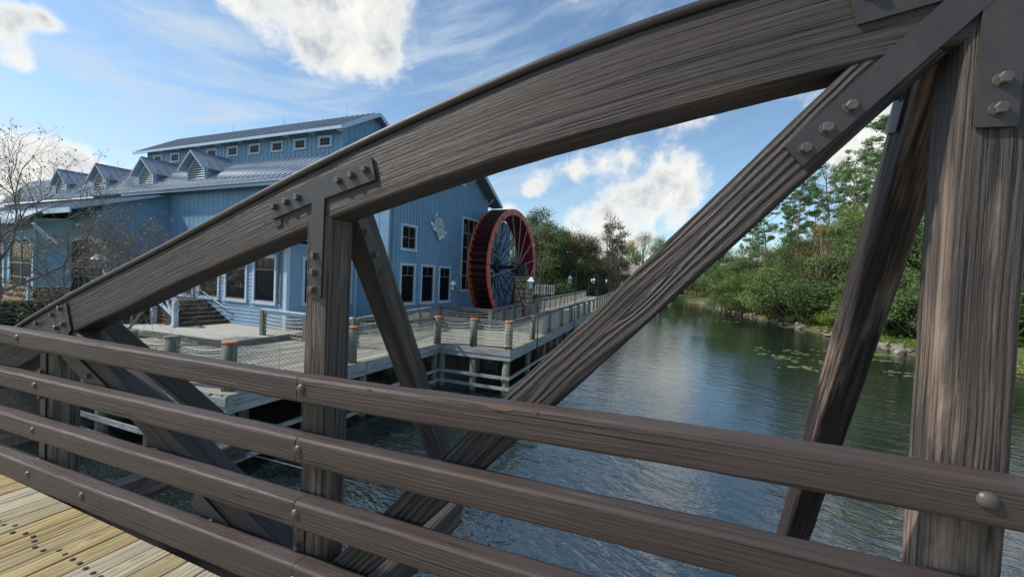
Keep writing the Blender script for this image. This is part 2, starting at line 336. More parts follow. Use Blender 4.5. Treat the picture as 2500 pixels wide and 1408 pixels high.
    def build(s,name,mat,parent=None,label=None):
        me=bpy.data.meshes.new(name)
        sh=SHIFT.get(parent.name,Vector()) if parent else Vector()
        me.from_pydata([tuple(v-sh) for v in s.v],[],s.f)
        at=me.attributes.new('grain','FLOAT_VECTOR','POINT'); at.data.foreach_set('vector',[c for g in s.g for c in g])
        me.polygons.foreach_set('use_smooth',s.sm)
        me.materials.append(MATS[mat]); me.update()
        o=bpy.data.objects.new(name,me); COL.objects.link(o)
        if parent: o.parent=parent; SHIFT[o.name]=sh
        if label: o['label']=label
        return o
def thing(name,label,cat,loc=(0,0,0),rotz=0,group=None,world=False):
    o=bpy.data.objects.new(name,None); COL.objects.link(o); o.empty_display_size=.2
    o.location=loc; o.rotation_euler=(0,0,rotz); o['label']=label; o['category']=cat
    if group: o['group']=group
    if world: SHIFT[o.name]=Vector(loc)       # parts are modelled in world space, stored relative to the base
    return o
def tag(o,label,cat,group=None,kind=None):
    o['label']=label; o['category']=cat
    if group: o['group']=group
    if kind: o['kind']=kind
    return o
def struct(o,label=None):
    o['kind']='structure'
    if label: o['label']=label
    return o
def inst(src,parent,loc=None,rot=None,scale=None,label=None):
    c=src.copy(); COL.objects.link(c); c.parent=parent
    if loc is not None: c.location=loc
    if rot is not None: c.rotation_euler=rot
    if scale is not None: c.scale=scale
    if label: c['label']=label
    return c
def copy_tree(o,parent=None):
    c=o.copy(); COL.objects.link(c); c.parent=parent
    for ch in [x for x in bpy.data.objects if x.parent==o]: copy_tree(ch,c)
    return c
V=Vector
# ------------------------------------------------------------------ ground and water
ZW=-4.4; ZD=-2.7
SHORE=[(-14.2,-70),(-14.2,16.5),(-13.5,17.2),(-13.4,36),(-17,50),(-23,62),(-30,78),(-26,105),(-12,122),(0,125),(5,112),(7.5,95),(9.8,77),(12.2,62),(13.6,52),(15.2,43),(16.0,37),(18.4,31),(20,22),(22,8),(24,-70)]
def sdist(x,y):
    ins=False; best=1e9; n=len(SHORE)
    for i in range(n):
        x1,y1=SHORE[i]; x2,y2=SHORE[(i+1)%n]
        if (y1>y)!=(y2>y) and x<(x2-x1)*(y-y1)/(y2-y1)+x1: ins=not ins
        dx=x2-x1;dy=y2-y1; t=max(0,min(1,((x-x1)*dx+(y-y1)*dy)/(dx*dx+dy*dy))); d=math.hypot(x-x1-t*dx,y-y1-t*dy)
        best=min(best,d)
    return -best if ins else best
def gz(x,y):
    d=sdist(x,y)+ noise.noise(V((x*.35,y*.35,0)))*.5*(1 if x>-5 or y>60 else 0)
    if d<0: return max(ZW+d*.7,-6.0)
    if x>-5 or y>55: z=ZW+min(d*.42,.75)+max(0,min((d-3)*.06,1.2))
    else: z=ZW+min(d*1.6,1.62)
    if d>4 and (x>0 or y>60): z+=noise.noise(V((x*.08,y*.08,3)))*.3
    return z
def axis(a,b,core0,core1,step):
    out=[];x=core0
    while x<=core1: out.append(x); x+=step
    s=step; x=core1
    while x<b: s*=1.35; x+=s; out.append(min(x,b))
    s=step; x=core0; pre=[]
    while x>a: s*=1.35; x-=s; pre.append(max(x,a))
    return pre[::-1]+out
def build_ground():
    xs=axis(-1800,1800,-34,34,1.1); ys=axis(-1200,2500,-14,132,1.2); m=MB()
    vs=[(x,y,gz(x,y)) for y in ys for x in xs]; nx=len(xs)
    fs=[(j*nx+i,j*nx+i+1,(j+1)*nx+i+1,(j+1)*nx+i) for j in range(len(ys)-1) for i in range(nx-1)]
    m.add(vs,fs,None,True); struct(m.build('ground','ground'))
    w=MB(); w.add([(-60,-120,ZW),(60,-120,ZW),(60,160,ZW),(-60,160,ZW)],[(0,1,2,3)]); struct(w.build('water','water'))
build_ground()
# ------------------------------------------------------------------ footbridge
YF=1.45; YB=1.60; YR=1.35
fb=thing('footbridge','dark brown timber footbridge with bowed truss, bolted steel plates and four rails','footbridge',(0,1.45,-1.56),world=True)
top=[(-5.4,-.92),(-4.52,-.535),(-3.83,-.278),(-2.68,.105),(-1.785,.410),(-1.193,.596),(-.534,.772),(-.186,.845),(.117,.893),(.6,.95),(1.2,.985),(1.8,.98),(2.6,.93)]
bot=[(-5.3,-1.16),(-4.4,-.78),(-3.73,-.490),(-3.22,-.318),(-2.65,-.118),(-2.19,.030),(-1.61,.205),(-1.416,.262),(-.868,.403),(-.521,.482),(.063,.588),(.453,.648),(.9,.69),(1.6,.71),(2.6,.66)]
def interp(t,x):
    for i in range(len(t)-1):
        if x<=t[i+1][0] or i==len(t)-2:
            # smooth cubic through neighbours
            p0=t[max(i-1,0)];p1=t[i];p2=t[i+1];p3=t[min(i+2,len(t)-1)]
            h=p2[0]-p1[0]; s=(x-p1[0])/h; m1=(p2[1]-p0[1])/(p2[0]-p0[0])*h; m2=(p3[1]-p1[1])/(p3[0]-p1[0])*h
            return (2*s**3-3*s*s+1)*p1[1]+(s**3-2*s*s+s)*m1+(-2*s**3+3*s*s)*p2[1]+(s**3-s*s)*m2
def chord():
    m=MB(); st=[]; x=-5.2; L=0; pc=None
    while x<2.5:
        zt=interp(top,x); zb=interp(bot,x); e=.02
        d=V((e*2,0,(interp(top,x+e)+interp(bot,x+e)-interp(top,x-e)-interp(bot,x-e))/2)).normalized()
        up=V((-d.z,0,d.x)); h=(zt-zb)*d.x; c=V((x,(YF+YB)/2,(zt+zb)/2))
        if pc: L+=(c-pc).length
        pc=c; st.append((c,V((0,-1,0)),up,YB-YF,h,L)); x+=.035
    m.loft(st,.014,.0022,nb=3,seed=4.2,edge=6); m.build('top_chord','truss_wood',fb)
    c2=[]
    for (c,sd,up,w,h,u) in st: c2.append((c+up*(h/2+.014),sd,up,w+.026,.032,u))
    k=MB(); k.loft(c2,.013,.0012,nb=3,seed=9); k.build('chord_cap','cap_strip',fb)
chord()
def post(x0,x1,z0,z1,mat='post_wood'):
    m=MB(); m.beam(((x0+x1)/2,(YF+YB)/2,z0),((x0+x1)/2,(YF+YB)/2,z1),x1-x0,YB-YF,up=(0,1,0),bev=.014,wob=.0022,step=.05); return m.build('post',mat,fb)
post(-4.135,-3.99,-2.1,-.45); P2=post(-1.645,-1.50,-2.0,.26); P3=post(.675,.822,-2.3,.70); post(2.95,3.1,-2.3,.6)
# metal plates and bolts
def plate(poly,y=YF,t=.008,axis='y',x=None):
    m=MB()
    if axis=='y': m.prism([(a,y-.003,b) for a,b in poly],(0,-t,0))
    else: m.prism([(x,a,b) for a,b in poly],(t,0,0))
    return m.build('gusset_plate','plate_steel',fb)
hb=None
def hexbolt(parent,x,z,y,r=.017,h=.02,nrm=(0,-1,0),rot=None):
    n=V(nrm); a=random.random(); m=MB()
    sx=n.cross(V((0,0,1))).normalized(); sz=sx.cross(n)
    c=V((x,y,z)) if not isinstance(x,V) else x
    def ringp(rr,o,k=6,ph=0): return [c+n*o+(sx*math.cos(2*math.pi*i/k+ph)+sz*math.sin(2*math.pi*i/k+ph))*rr for i in range(k)]
    w=ringp(r*1.25,0,12)+ringp(r*1.2,.003,12); m.add(w,[(i,(i+1)%12,12+(i+1)%12,12+i) for i in range(12)]+[tuple(range(12,24))])
    b=ringp(r,.003,6,a)+ringp(r,h*.85,6,a)+ringp(r*.82,h,6,a); m.add(b,[(i,(i+1)%6,6+(i+1)%6,6+i) for i in range(6)]+[(6+i,6+(i+1)%6,12+(i+1)%6,12+i) for i in range(6)]+[tuple(range(12,18))])
    m.build('bolt','bolt_steel',parent)
def dome(parent,x,z,y,r=.023):
    m=MB(); vs=[];fs=[];k=14
    for i in range(5):
        a=R(90*i/4); rr=r*math.cos(a); hh=r*.62*math.sin(a)
        for j in range(k): t=2*math.pi*j/k; vs.append((x+rr*math.cos(t),y-hh,z+rr*math.sin(t)))
    for i in range(4):
        for j in range(k): fs.append((i*k+j,i*k+(j+1)%k,(i+1)*k+(j+1)%k,(i+1)*k+j))
    m.add(vs,fs,None,True); m.build('bolt','bolt_steel',parent)
pt=plate([(-1.893,.338),(-1.265,.502),(-1.238,.402),(-1.528,.330),(-1.534,-.133),(-1.611,-.130),(-1.606,.312),(-1.868,.238)])
for x,z in [(-1.848,.301),(-1.771,.321),(-1.696,.338),(-1.446,.408),(-1.37,.426),(-1.295,.449),(-1.579,.065),(-1.581,-.014),(-1.584,-.094)]: hexbolt(pt,x,z,YF-.011)
# notch scar under the T plate, its shade put in as a dark patch
m=MB(); m.prism([(-1.853,YF-.002,.232),(-1.815,YF-.002,.246),(-1.808,YF-.002,.212),(-1.846,YF-.002,.198)],(0,-.003,0)); m.build('notch_shade','recess_shade',fb)
pl=plate([(-4.6,-.60),(-4.32,-.60),(-3.80,-.292),(-3.733,-.47),(-3.79,-.53),(-4.0,-.66),(-4.55,-.66)])
for x,z in [(-3.965,-.387),(-3.862,-.336),(-3.905,-.470),(-3.822,-.437),(-4.17,-.462)]: hexbolt(pl,x,z,YF-.011)
pd=plate([(.278,.425),(.328,.363),(.800,.842),(.742,.905)],t=.009)
for x,z in [(.332,.412),(.381,.467),(.434,.523)]: hexbolt(pd,x,z,YF-.012,r=.016)
pu=plate([(.400,.93),(.438,.752),(.640,.785),(.74,.90),(.74,.99)],t=.007)
for x,z in [(.462,.835),(.56,.86),(.65,.88)]: hexbolt(pu,x,z,YF-.010,r=.016)
pv=plate([(.700,.80),(.700,.440),(.781,.436),(.790,.80),(.86,.87),(1.10,.90),(1.10,.98),(.70,.98)],t=.008)
for x,z in [(.746,.556),(.742,.481),(.92,.93),(1.0,.94)]: hexbolt(pv,x,z,YF-.011,r=.016)
# post base plates
p=plate([(-1.665,-1.95),(-1.665,-1.15),(-1.595,-1.15),(-1.595,-1.95)]); hexbolt(p,-1.63,-1.235,YF-.011); hexbolt(p,-1.63,-1.33,YF-.011)
p=plate([(-4.14,-2.0),(-4.13,-.60),(-4.055,-.60),(-4.065,-2.0)]); [hexbolt(p,-4.10,z,YF-.011) for z in (-.80,-.97,-1.17,-1.42)]
def brace(p0,p1,w,h,mat='brace_wood',up=(0,1,0)):
    m=MB(); m.beam(p0,p1,w,h,up=up,bev=.012,wob=.0022,step=.04); return m.build('diagonal_brace',mat,fb)
yc=(YF+YB)/2+.002
b2=brace((-1.45,yc,-1.495),(.585,yc,.70),.155,.146)
p=plate([(-1.52,-1.62),(-1.30,-1.36),(-1.20,-1.42),(-1.45,-1.70)],t=.007); hexbolt(p,-1.36,-1.45,YF-.01); hexbolt(p,-1.30,-1.385,YF-.01)
b1=brace((-3.83,yc,-.52),(-1.62,yc,-1.56),.17,.146,'truss_wood')
p=plate([(-3.95,-.52),(-3.86,-.66),(-3.20,-.965),(-3.14,-.86)],t=.007); [hexbolt(p,x,z,YF-.01) for x,z in ((-3.5,-.75),(-3.38,-.81),(-3.26,-.87))]
p=plate([(-2.45,-1.33),(-2.40,-1.24),(-1.78,-1.53),(-1.80,-1.64)],t=.007); [hexbolt(p,x,z,YF-.01) for x,z in ((-2.25,-1.37),(-2.1,-1.44))]
# D3 mirrored brace beyond the right post
brace((2.9,yc,-1.5),(.90,yc,.66),.155,.142)
# raking outrigger struts standing on the outer ends of the cross beams
def outr(x0,x1,yt,zt,yb,zb,mat='strut_wood'):
    m=MB(); m.beam(((x0+x1)/2,yt,zt),((x0+x1)/2,yb,zb),x1-x0,.145,up=(0,1,0),bev=.010,wob=.003,step=.05); return m.build('raking_strut',mat,fb)
outr(.650,.765,1.63,.72,2.985,-1.69); outr(-1.62,-1.495,1.66,.30,2.80,-1.66,'truss_wood'); outr(-4.12,-3.98,1.68,-.42,2.75,-1.66,'truss_wood')
m=MB(); m.prism([(-1.492,1.60,.27),(-1.492,1.68,.27),(-1.492,1.84,.05),(-1.492,1.76,.0)],(.006,0,0)); p=m.build('gusset_plate','plate_steel',fb)
for y,z in ((1.668,.20),(1.745,.09)): hexbolt(p,V((-1.486,y,z)),0,0,nrm=(1,0,0))
m=MB(); m.prism([(.648,1.62,.72),(.648,1.70,.72),(.648,1.80,.55),(.648,1.72,.53)],(-.006,0,0)); p=m.build('gusset_plate','plate_steel',fb)
hexbolt(p,V((.642,1.70,.64)),0,0,nrm=(-1,0,0))
# cross beams, bottom chord, tie rods
for x in (-4.05,-2.8,-1.56,-.4,.73,1.9):
    m=MB(); ye=2.98 if x in(.73,) else (2.86 if x in(-4.05,-1.56) else 1.72)
    m.beam((x,-2.2,-1.86),(x,ye,-1.86),.15,.19,up=(0,0,1),bev=.01,wob=.002,step=.15); m.build('cross_beam','post_wood' if ye>2 else 'truss_wood',fb)
m=MB(); m.beam((-6.5,1.54,-1.69),(3.2,1.54,-1.63),.16,.20,bev=.014,wob=.002,step=.1); m.build('bottom_chord','rail_wood',fb)
for a,b in (((-3.3,1.65,-1.78),(-2.75,2.9,-1.95)),((-1.45,2.75,-1.82),(-.35,1.75,-2.1)),((-3.9,2.7,-1.80),(-1.7,2.8,-1.83))):
    m=MB(); m.tube([a,b],.006,6); m.build('tie_rod','washer',fb)
# handrails, split at the second post
def railz(i,x):
    a=[(-4.5,[-.509,-.812,-1.118,-1.418]),(-1.57,[-.488,-.765,-1.057,-1.353]),(.14,[-.443,-.734,-1.030,-1.325]),(.9,[-.445,-.735,-1.03,-1.325]),(2.6,[-.50,-.79,-1.08,-1.38])]
    t=[(q[0],q[1][i]) for q in a]; return interp(t,max(-4.5,min(x,2.6)))+(0 if x>-4.5 else (x+4.5)*.03)
for i in range(4):
    hh=[.116,.118,.124,.155][i]
    for (xa,xb) in ((-6.8,-1.566),(-1.562,3.2)):
        st=[];x=xa;L=0
        while x<xb+.001:
            st.append((V((x,YR+.047,railz(i,x)-hh/2)),V((0,-1,0)),V((0,0,1)),.094,hh,x-xa)); x+=min(.045,max(xb-x,.0005)) if x<xb-1e-6 else 1
        m=MB(); m.loft(st,.016,.0026,nb=4,seed=i*7.3+xa,edge=3); rl=m.build('rail','rail_wood',fb)
        bx={0:(-4.2,),1:(-3.95,),2:(-3.97,),3:(-4.03,-3.35)}[i] if xa<-5 else ((-1.539,.727) if i==0 else ((-1.547,.73) if i==1 else (-1.554,.735)))
        for x_ in bx: dome(rl,x_,railz(i,x_)-hh*.42,YR,.021 if i else .022)
# splintered bare patches on the top rail edge
for (xa,xb,dz) in ((-.62,-.52,.0),(-.44,-.425,.004),(-1.17,-1.145,.002)):
    n=12; up=[];dn=[]; m=MB()
    for k in range(n+1):
        t=k/n; x=xa+(xb-xa)*t; z=railz(0,x)-.010+dz; w=math.sin(math.pi*t)**.5
        up.append((x,YR-.0012,z+.003*w+.001*random.random())); dn.append((x,YR-.0012,z-.006*w-.003*random.random()))
    m.prism(up+dn[::-1],(0,.004,0)); m.build('bare_wood_scar','bare_wood',fb)
# deck planks with recessed bolts
wsh=None
x=-6.6; k=0
pb0=onZ(9,1284,-1.555); pb1=onZ(241,1400,-1.555)
yb=(pb0.y+pb1.y)/2
while x<3.3:
    m=MB(); w=.137+random.uniform(-.003,.003)
    m.beam((x+.07,-2.2,-1.577+random.uniform(-.002,.002)),(x+.07,1.352,-1.577+random.uniform(-.002,.002)),w,.038,bev=.005,wob=.0012,step=.09); pk=m.build('deck_plank','deck_pine',fb)
    if -6<x<-1:
        for dx in (.035,.105):
            q=MB(); c=V((x+dx,yb+random.uniform(-.006,.006),-1.5555))
            c+=V((random.uniform(-.008,.008),random.uniform(-.02,.02),0)); q.tube([c,c+V((0,0,.0015))],.0115,12); q.build('recess_shade_ring','recess_shade',pk)  # dark disc painting the shade of the bolt recess
            q=MB(); q.tube([c+V((0,0,.0015)),c+V((0,0,.003))],.0078,8); q.build('bolt','washer',pk)
    x+=.143; k+=1
# ------------------------------------------------------------------ boardwalk
bw=thing('boardwalk','grey plank boardwalk on timber pilings running along the mill shore','boardwalk',(-8.6,14,ZD),world=True)
def OX(y):   # outer edge of the promenade
    t=[(14.13,-5.62),(17,-5.68),(25.5,-6.08),(40,-7.0),(60,-8.7),(86,-11.2)]
    for i in range(len(t)-1):
        if y<=t[i+1][0] or i==len(t)-2: a,b=t[i],t[i+1]; return a[1]+(b[1]-a[1])*(y-a[0])/(b[0]-a[0])
def IX(y):
    t=[(18.8,-8.65),(31,-10.3),(50,-12.2),(69,-14.2),(86,-16)]
    if y<18.8: return -11.5
    for i in range(len(t)-1):
        if y<=t[i+1][0] or i==len(t)-2: a,b=t[i],t[i+1]; return a[1]+(b[1]-a[1])*(y-a[0])/(b[0]-a[0])
def plank(p0,p1,w=.137,t=.04,name='deck_plank',mat='planking',par=None):
    m=MB(); dz=random.uniform(-.006,.004); a=V(p0)+V((0,0,dz-t/2)); b=V(p1)+V((0,0,dz-t/2)); m.bar(a,b,w,t); return m.build(name,mat,par or bw)
x=-17.5
while x<-8.65:
    y1=9.0 if x<-13.7 else 14.02
    y0=5.42+ (x+10.95)*.13 if x>-10.95 else 5.42
    plank((x+.07,y0-random.uniform(0,.05),ZD),(x+.07,y1,ZD)); x+=.144
y=14.04; n=0
while y<46:
    plank((IX(y)-.2,y+.07,ZD),(OX(y)+.02,y+.07,ZD)); y+=.144; n+=1
m=MB()
while y<88:
    m.bar((IX(y)-9*max(0,(y-60)/26),y+.07,ZD-.02),(OX(y),y+.07,ZD-.02),.137,.04); y+=.144
o=m.build('far_decking','planking',bw); o['kind']='stuff'
def fascia(p0,p1,z0,z1,mat='fascia_wood',t=.045,name='fascia_board'):
    p0=V(p0);p1=V(p1); L=(p1-p0).length; n=max(1,round(L/4.2))
    for i in range(n):
        a=p0.lerp(p1,i/n+.002); b=p0.lerp(p1,(i+1)/n-.002); m=MB(); m.bar((a.x,a.y,(z0+z1)/2),(b.x,b.y,(z0+z1)/2),t,abs(z1-z0)); m.build(name,mat,bw)
cornA=(-8.60,5.70);cC=(-8.60,14.06);cD=(-5.58,14.06)
edges=[((-17.5,5.36),(-11,5.36)),((-11,5.36),cornA),(cornA,cC),(cC,cD),(cD,(-6.03,25.5)),((-6.03,25.5),(-6.95,40)),((-6.95,40),(-8.65,60)),((-8.65,60),(-11.2,87))]
for i,(a,b) in enumerate(edges):
    fascia((*a,0),(*b,0),ZD-.045,ZD-.235)
    if i<6:
        dx=V((b[0]-a[0],b[1]-a[1],0)).normalized(); nrm=V((dx.y,-dx.x,0))*-.03
        fascia((a[0]+nrm.x,a[1]+nrm.y,0),(b[0]+nrm.x,b[1]+nrm.y,0),ZD-.25,ZD-.42)
        for zz in (-3.72,-4.12): fascia((a[0]+nrm.x,a[1]+nrm.y,0),(b[0]+nrm.x,b[1]+nrm.y,0),zz,zz-.11,t=.06,name='lower_rail')
def piling(x,y,r=.13,z1=ZD-.43):
    m=MB(); m.tube([(x,y,-6),(x,y,-4.3),(x,y,z1)],[r*1.05,r*1.03,r],10); m.build('piling','piling_wood',bw)
for a,b,s in ((( -17,5.6),(-9,5.6),2.0),((-8.82,5.9),(-8.82,14),2.05),((-8.6,14.25),(-5.8,14.25),1.45),((-5.85,14.3),(-7.1,40),2.9),((-7.1,43),(-11,84),4),((-11.3,8),(-11.3,40),3.1),((-8.4,17),(-9.5,40),3.1)):
    a=V((*a,0));b=V((*b,0)); n=max(1,round((b-a).length/s))
    for i in range(n+1): q=a.lerp(b,i/n); piling(q.x,q.y)
for y in (8,11,14.3,17.3,20.2,23.1,26,29): 
    m=MB(); m.bar((-13.5,y,ZD-.32),(OX(max(y,14.2))-.2 if y>14 else -8.8,y,ZD-.32),.14,.24); m.build('cap_beam','grey_wood',bw)
# ------------------------------------------------------------------ rope fences
ZT=-1.63
def sag(p,q,t,d): 
    r=V(p).lerp(V(q),t); r.z-=d*4*t*(1-t); return r
def net_panel(par,p,q,z0,z1,near=False,ropes=6,toprail=False):
    p=V(p);q=V(q); m=MB(); L=(q-p).length; k=max(4,int(L/.35)) if not near else 10
    r=.014 if not near else .011
    sgs=[]
    for i in range(ropes):
        z=z1-(z1-z0)*(i/(ropes-1)); s=.10*(1-i/(ropes-1))+.02
        jit=random.uniform(-.01,.01)
        m.tube([sag((p.x,p.y,z+jit),(q.x,q.y,z-jit),t/k,s) for t in range(k+1)],r,4,cap=False)
    for c in range(1,3):
        t=c/3+random.uniform(-.03,.03); m.tube([sag((p.x,p.y,z),(q.x,q.y,z),t,.10*(z-z0)/(z1-z0)+.02) for z in (z1,(z0+z1)/2,z0)],r*.8,4,cap=False)
    m.build('rope_ladder','rope',par)
    n=MB(); st=.11 if near else .2; dn=int(L/st); dr=.006 if near else .007
    H=z1-z0
    for i in range(-int(H/st)-1,dn+1):
        for sg in(1,-1):
            a=i*st; pts=[]
            for e in range(4):
                zz=z0+H*e/3; u=a+H*e/3 if sg>0 else a+H-H*e/3
                t=u/L
                if -.02<=t<=1.02: pts.append(sag((p.x,p.y,zz),(q.x,q.y,zz),min(max(t,0),1),.10*(zz-z0)/H+.02))
            if len(pts)>1: n.tube(pts,dr,3,cap=False)
    if n.v: n.build('netting','net',par)
def fpost(par,x,y,zb,zt,r=.14,cap='cap_orange',wrap=False,n=12):
    m=MB(); k=random.uniform(-.01,.01); m.tube([(x,y,zb),(x,y,(zb+zt)/2),(x,y,zt-.04)],[r,r*.98,r],n); o=m.build('post','piling_wood',par)
    m=MB(); m.tube([(x,y,zt-.055),(x,y,zt-.008),(x,y,zt)],[r*1.04,r*1.04,r*.9],n); m.build('post_cap',cap,o)
    if wrap:
        m=MB()
        for z in (-1.80,-1.86,-1.92,-1.98,-2.05,-2.12,-2.2,-2.28,-2.36,-2.44,-2.52,-2.58):
            m.tube([(x+math.cos(R(a))*(r+.012),y+math.sin(R(a))*(r+.012),z+.02*math.sin(R(a*1.5))) for a in range(0,361,30)],.012,5,cap=False)
        m.build('rope_wrap','rope',o)
of=thing('rope_fence','weathered rope and net fence with round capped posts along the water side of the boardwalk','fence',(-8.7,9,ZD),world=True)
outer=[(-14.9,5.66,'g'),(-12.0,5.66,'g'),(-10.45,5.70,'g'),(-8.92,5.96,'o'),(-8.80,9.47,'o'),(-8.72,11.7,'o'),(-8.62,13.86,'o'),(-7.18,14.16,'o'),(-5.76,14.28,'o')]
y=17.3
while y<86: outer.append((OX(y)-.15,y,'g')); y+=2.95
wr=MATS
for i,(x,y,c) in enumerate(outer):
    fpost(of,x,y,ZD,ZT+(.0 if c=='o' else random.uniform(-.02,.02)),r=.145 if y<16 else .13,cap='cap_orange' if c=='o' else 'grey_wood',wrap=(i==8),n=14 if y<20 else 8)
for i in range(len(outer)-1):
    a=outer[i];b=outer[i+1]; net_panel(of,(a[0],a[1],0),(b[0],b[1],0),ZD+.1,ZT-.13,near=a[1]<14.2,ropes=7 if a[1]<30 else 5)
    if i>=4:
        m=MB(); d=V((b[0]-a[0],b[1]-a[1],0)).normalized(); nn=V((-d.y,d.x,0))*.12
        if nn.dot(V((-1,0,0)))<0: nn=-nn
        m.bar(V((a[0],a[1],ZT-.10))+nn,V((b[0],b[1],ZT-.10))+nn,.045,.14); m.build('top_rail','grey_wood',of)
inn=thing('inner_fence','rope fence with flat grey top rail along the mill side of the boardwalk','fence',(-8.6,18.7,ZD),world=True)
def fence_run(par,pts,spacing,railmat='grey_wood',ropes=6,net=True,zt=ZT):
    for i in range(len(pts)-1):
        a=V((*pts[i],0));b=V((*pts[i+1],0)); n=max(1,round((b-a).length/spacing))
        for j in range(n):
            p=a.lerp(b,j/n);q=a.lerp(b,(j+1)/n)
            m=MB(); m.box(p.x-.085,p.x+.085,p.y-.085,p.y+.085,ZD,zt-.05); m.build('post','piling_wood',par)
            m=MB(); dd=(q-p).normalized()*.01
            m.bar((p.x+dd.x,p.y+dd.y,zt-.03),(q.x-dd.x,q.y-dd.y,zt-.03),.19,.05); m.build('top_rail',railmat,par)
            m=MB(); m.bar((p.x+dd.x,p.y+dd.y,zt-.12),(q.x-dd.x,q.y-dd.y,zt-.12),.05,.11); m.build('side_rail',railmat,par)
            if net: net_panel(par,p,q,ZD+.1,zt-.18,near=False,ropes=ropes)
    p=V((*pts[-1],0)); m=MB(); m.box(p.x-.085,p.x+.085,p.y-.085,p.y+.085,ZD,zt-.05); m.build('post','piling_wood',par)
fence_run(inn,[(-10.35,11.3),(-11.6,18.85),(-8.6,18.75),(-10.3,31.3),(-12.1,50),(-14.1,69)],2.6)
fwf=thing('white_rail_fence','short rope fence with whitewashed top rail beside the patio','fence',(-15.2,11.5,ZD),world=True)
fence_run(fwf,[(-15.2,11.45),(-12.6,11.2),(-10.42,11.25)],2.6,'trim_white',ropes=6)
ff=thing('far_fence','distant pale rope fence crossing behind the long railing, near the lamps','fence',(-21.9,64.6,ZD),world=True)
fence_run(ff,[(-24.5,62),(-21.9,64.6),(-11.8,85)],4.2,'planking',ropes=5,net=False)
for i in range(1):
    m=MB()
    for k in range(8):
        a=V((-24.5,62,0)).lerp(V((-11.8,85,0)),k/8); b=V((-24.5,62,0)).lerp(V((-11.8,85,0)),(k+1)/8)
        for z in (-1.95,-2.15,-2.35,-2.55): m.bar((a.x,a.y,z),(b.x,b.y,z),.03,.05)
    m.build('rope_ladder','rope',ff)
# patio and timber curb
m=MB(); m.prism([(-15.2,9.3,ZD-.5),(-15.2,13.4,ZD-.5),(-26,13.4,ZD-.5),(-26,9.0,ZD-.5)],(0,0,.50+.004)); 
m.prism([(-13.75,9.2,ZD-.5),(-13.75,13.4,ZD-.5),(-15.2,13.4,ZD-.5),(-15.2,9.3,ZD-.5)],(0,0,.50+.004)); struct(m.build('patio','concrete'))
cb=thing('timber_curb','low weathered timber curb edging the concrete patio','curb',(-13.6,9.1,ZD),world=True)
for a,b in (((-13.62,9.1),(-13.62,13.2)),((-20,8.95),(-13.55,9.05))):
    for k in range(2):
        p=V((*a,0)).lerp(V((*b,0)),k*.5);q=V((*a,0)).lerp(V((*b,0)),k*.5+.498); m=MB(); m.bar((p.x,p.y,ZD+.10),(q.x,q.y,ZD+.10),.14,.19); m.build('curb_timber','grey_wood',cb)
# ------------------------------------------------------------------ mill building
C0=V((-13.429,16.672,0)); BA=R(-2.85)
mill=thing('mill_building','large blue board and batten mill with grey metal roof, gable wall and louvred dormers','mill building',(C0.x,C0.y,0),BA)
GB=-2.35
def wallpart(poly,ext,mat='blue_wall',name='wall'):
    m=MB(); m.prism(poly,ext); return m.build(name,mat,mill)
# gable profile
def gtop(y): return min(5.10+.66*y,5.5+.605*(10.3-y))
gw=wallpart([(0,0,GB),(0,10.3,GB),(0,10.3,gtop(10.3)),(0,5.15,gtop(5.15)),(0,0,gtop(0))],(-.3,0,0))
WINS=[('small',.9,2.21,1.17,2.60),('tall',.92,2.19,-1.70,.54),('tall',2.66,3.96,-1.71,.54),('tall',4.39,5.69,-1.71,.53),('big',6.82,9.75,-1.06,3.86),('small',5.9,7.0,5.75,6.6)]
def battens(par,o,uax,nax,u0,u1,step,zb,ztop,holes,mat='blue_wall',w=.06,t=.03):
    u=u0; o=V(o);uax=V(uax);nax=V(nax)
    while u<=u1:
        segs=[(zb,ztop(u))]
        for (a,b,c,d) in holes:
            if a-.02<u<b+.02:
                ns=[]
                for s0,s1 in segs:
                    if c>s0 and c<s1: ns.append((s0,c))
                    if d<s1 and d>s0: ns.append((d,s1))
                    if d<=s0 or c>=s1: ns.append((s0,s1))
                segs=ns
        for s0,s1 in segs:
            if s1-s0>.05:
                m=MB(); c=o+uax*u+nax*(t/2); m.obox(c+V((0,0,(s0+s1)/2)),uax,nax,(0,0,1),w,t,s1-s0); m.build('batten',mat,par)
        u+=step
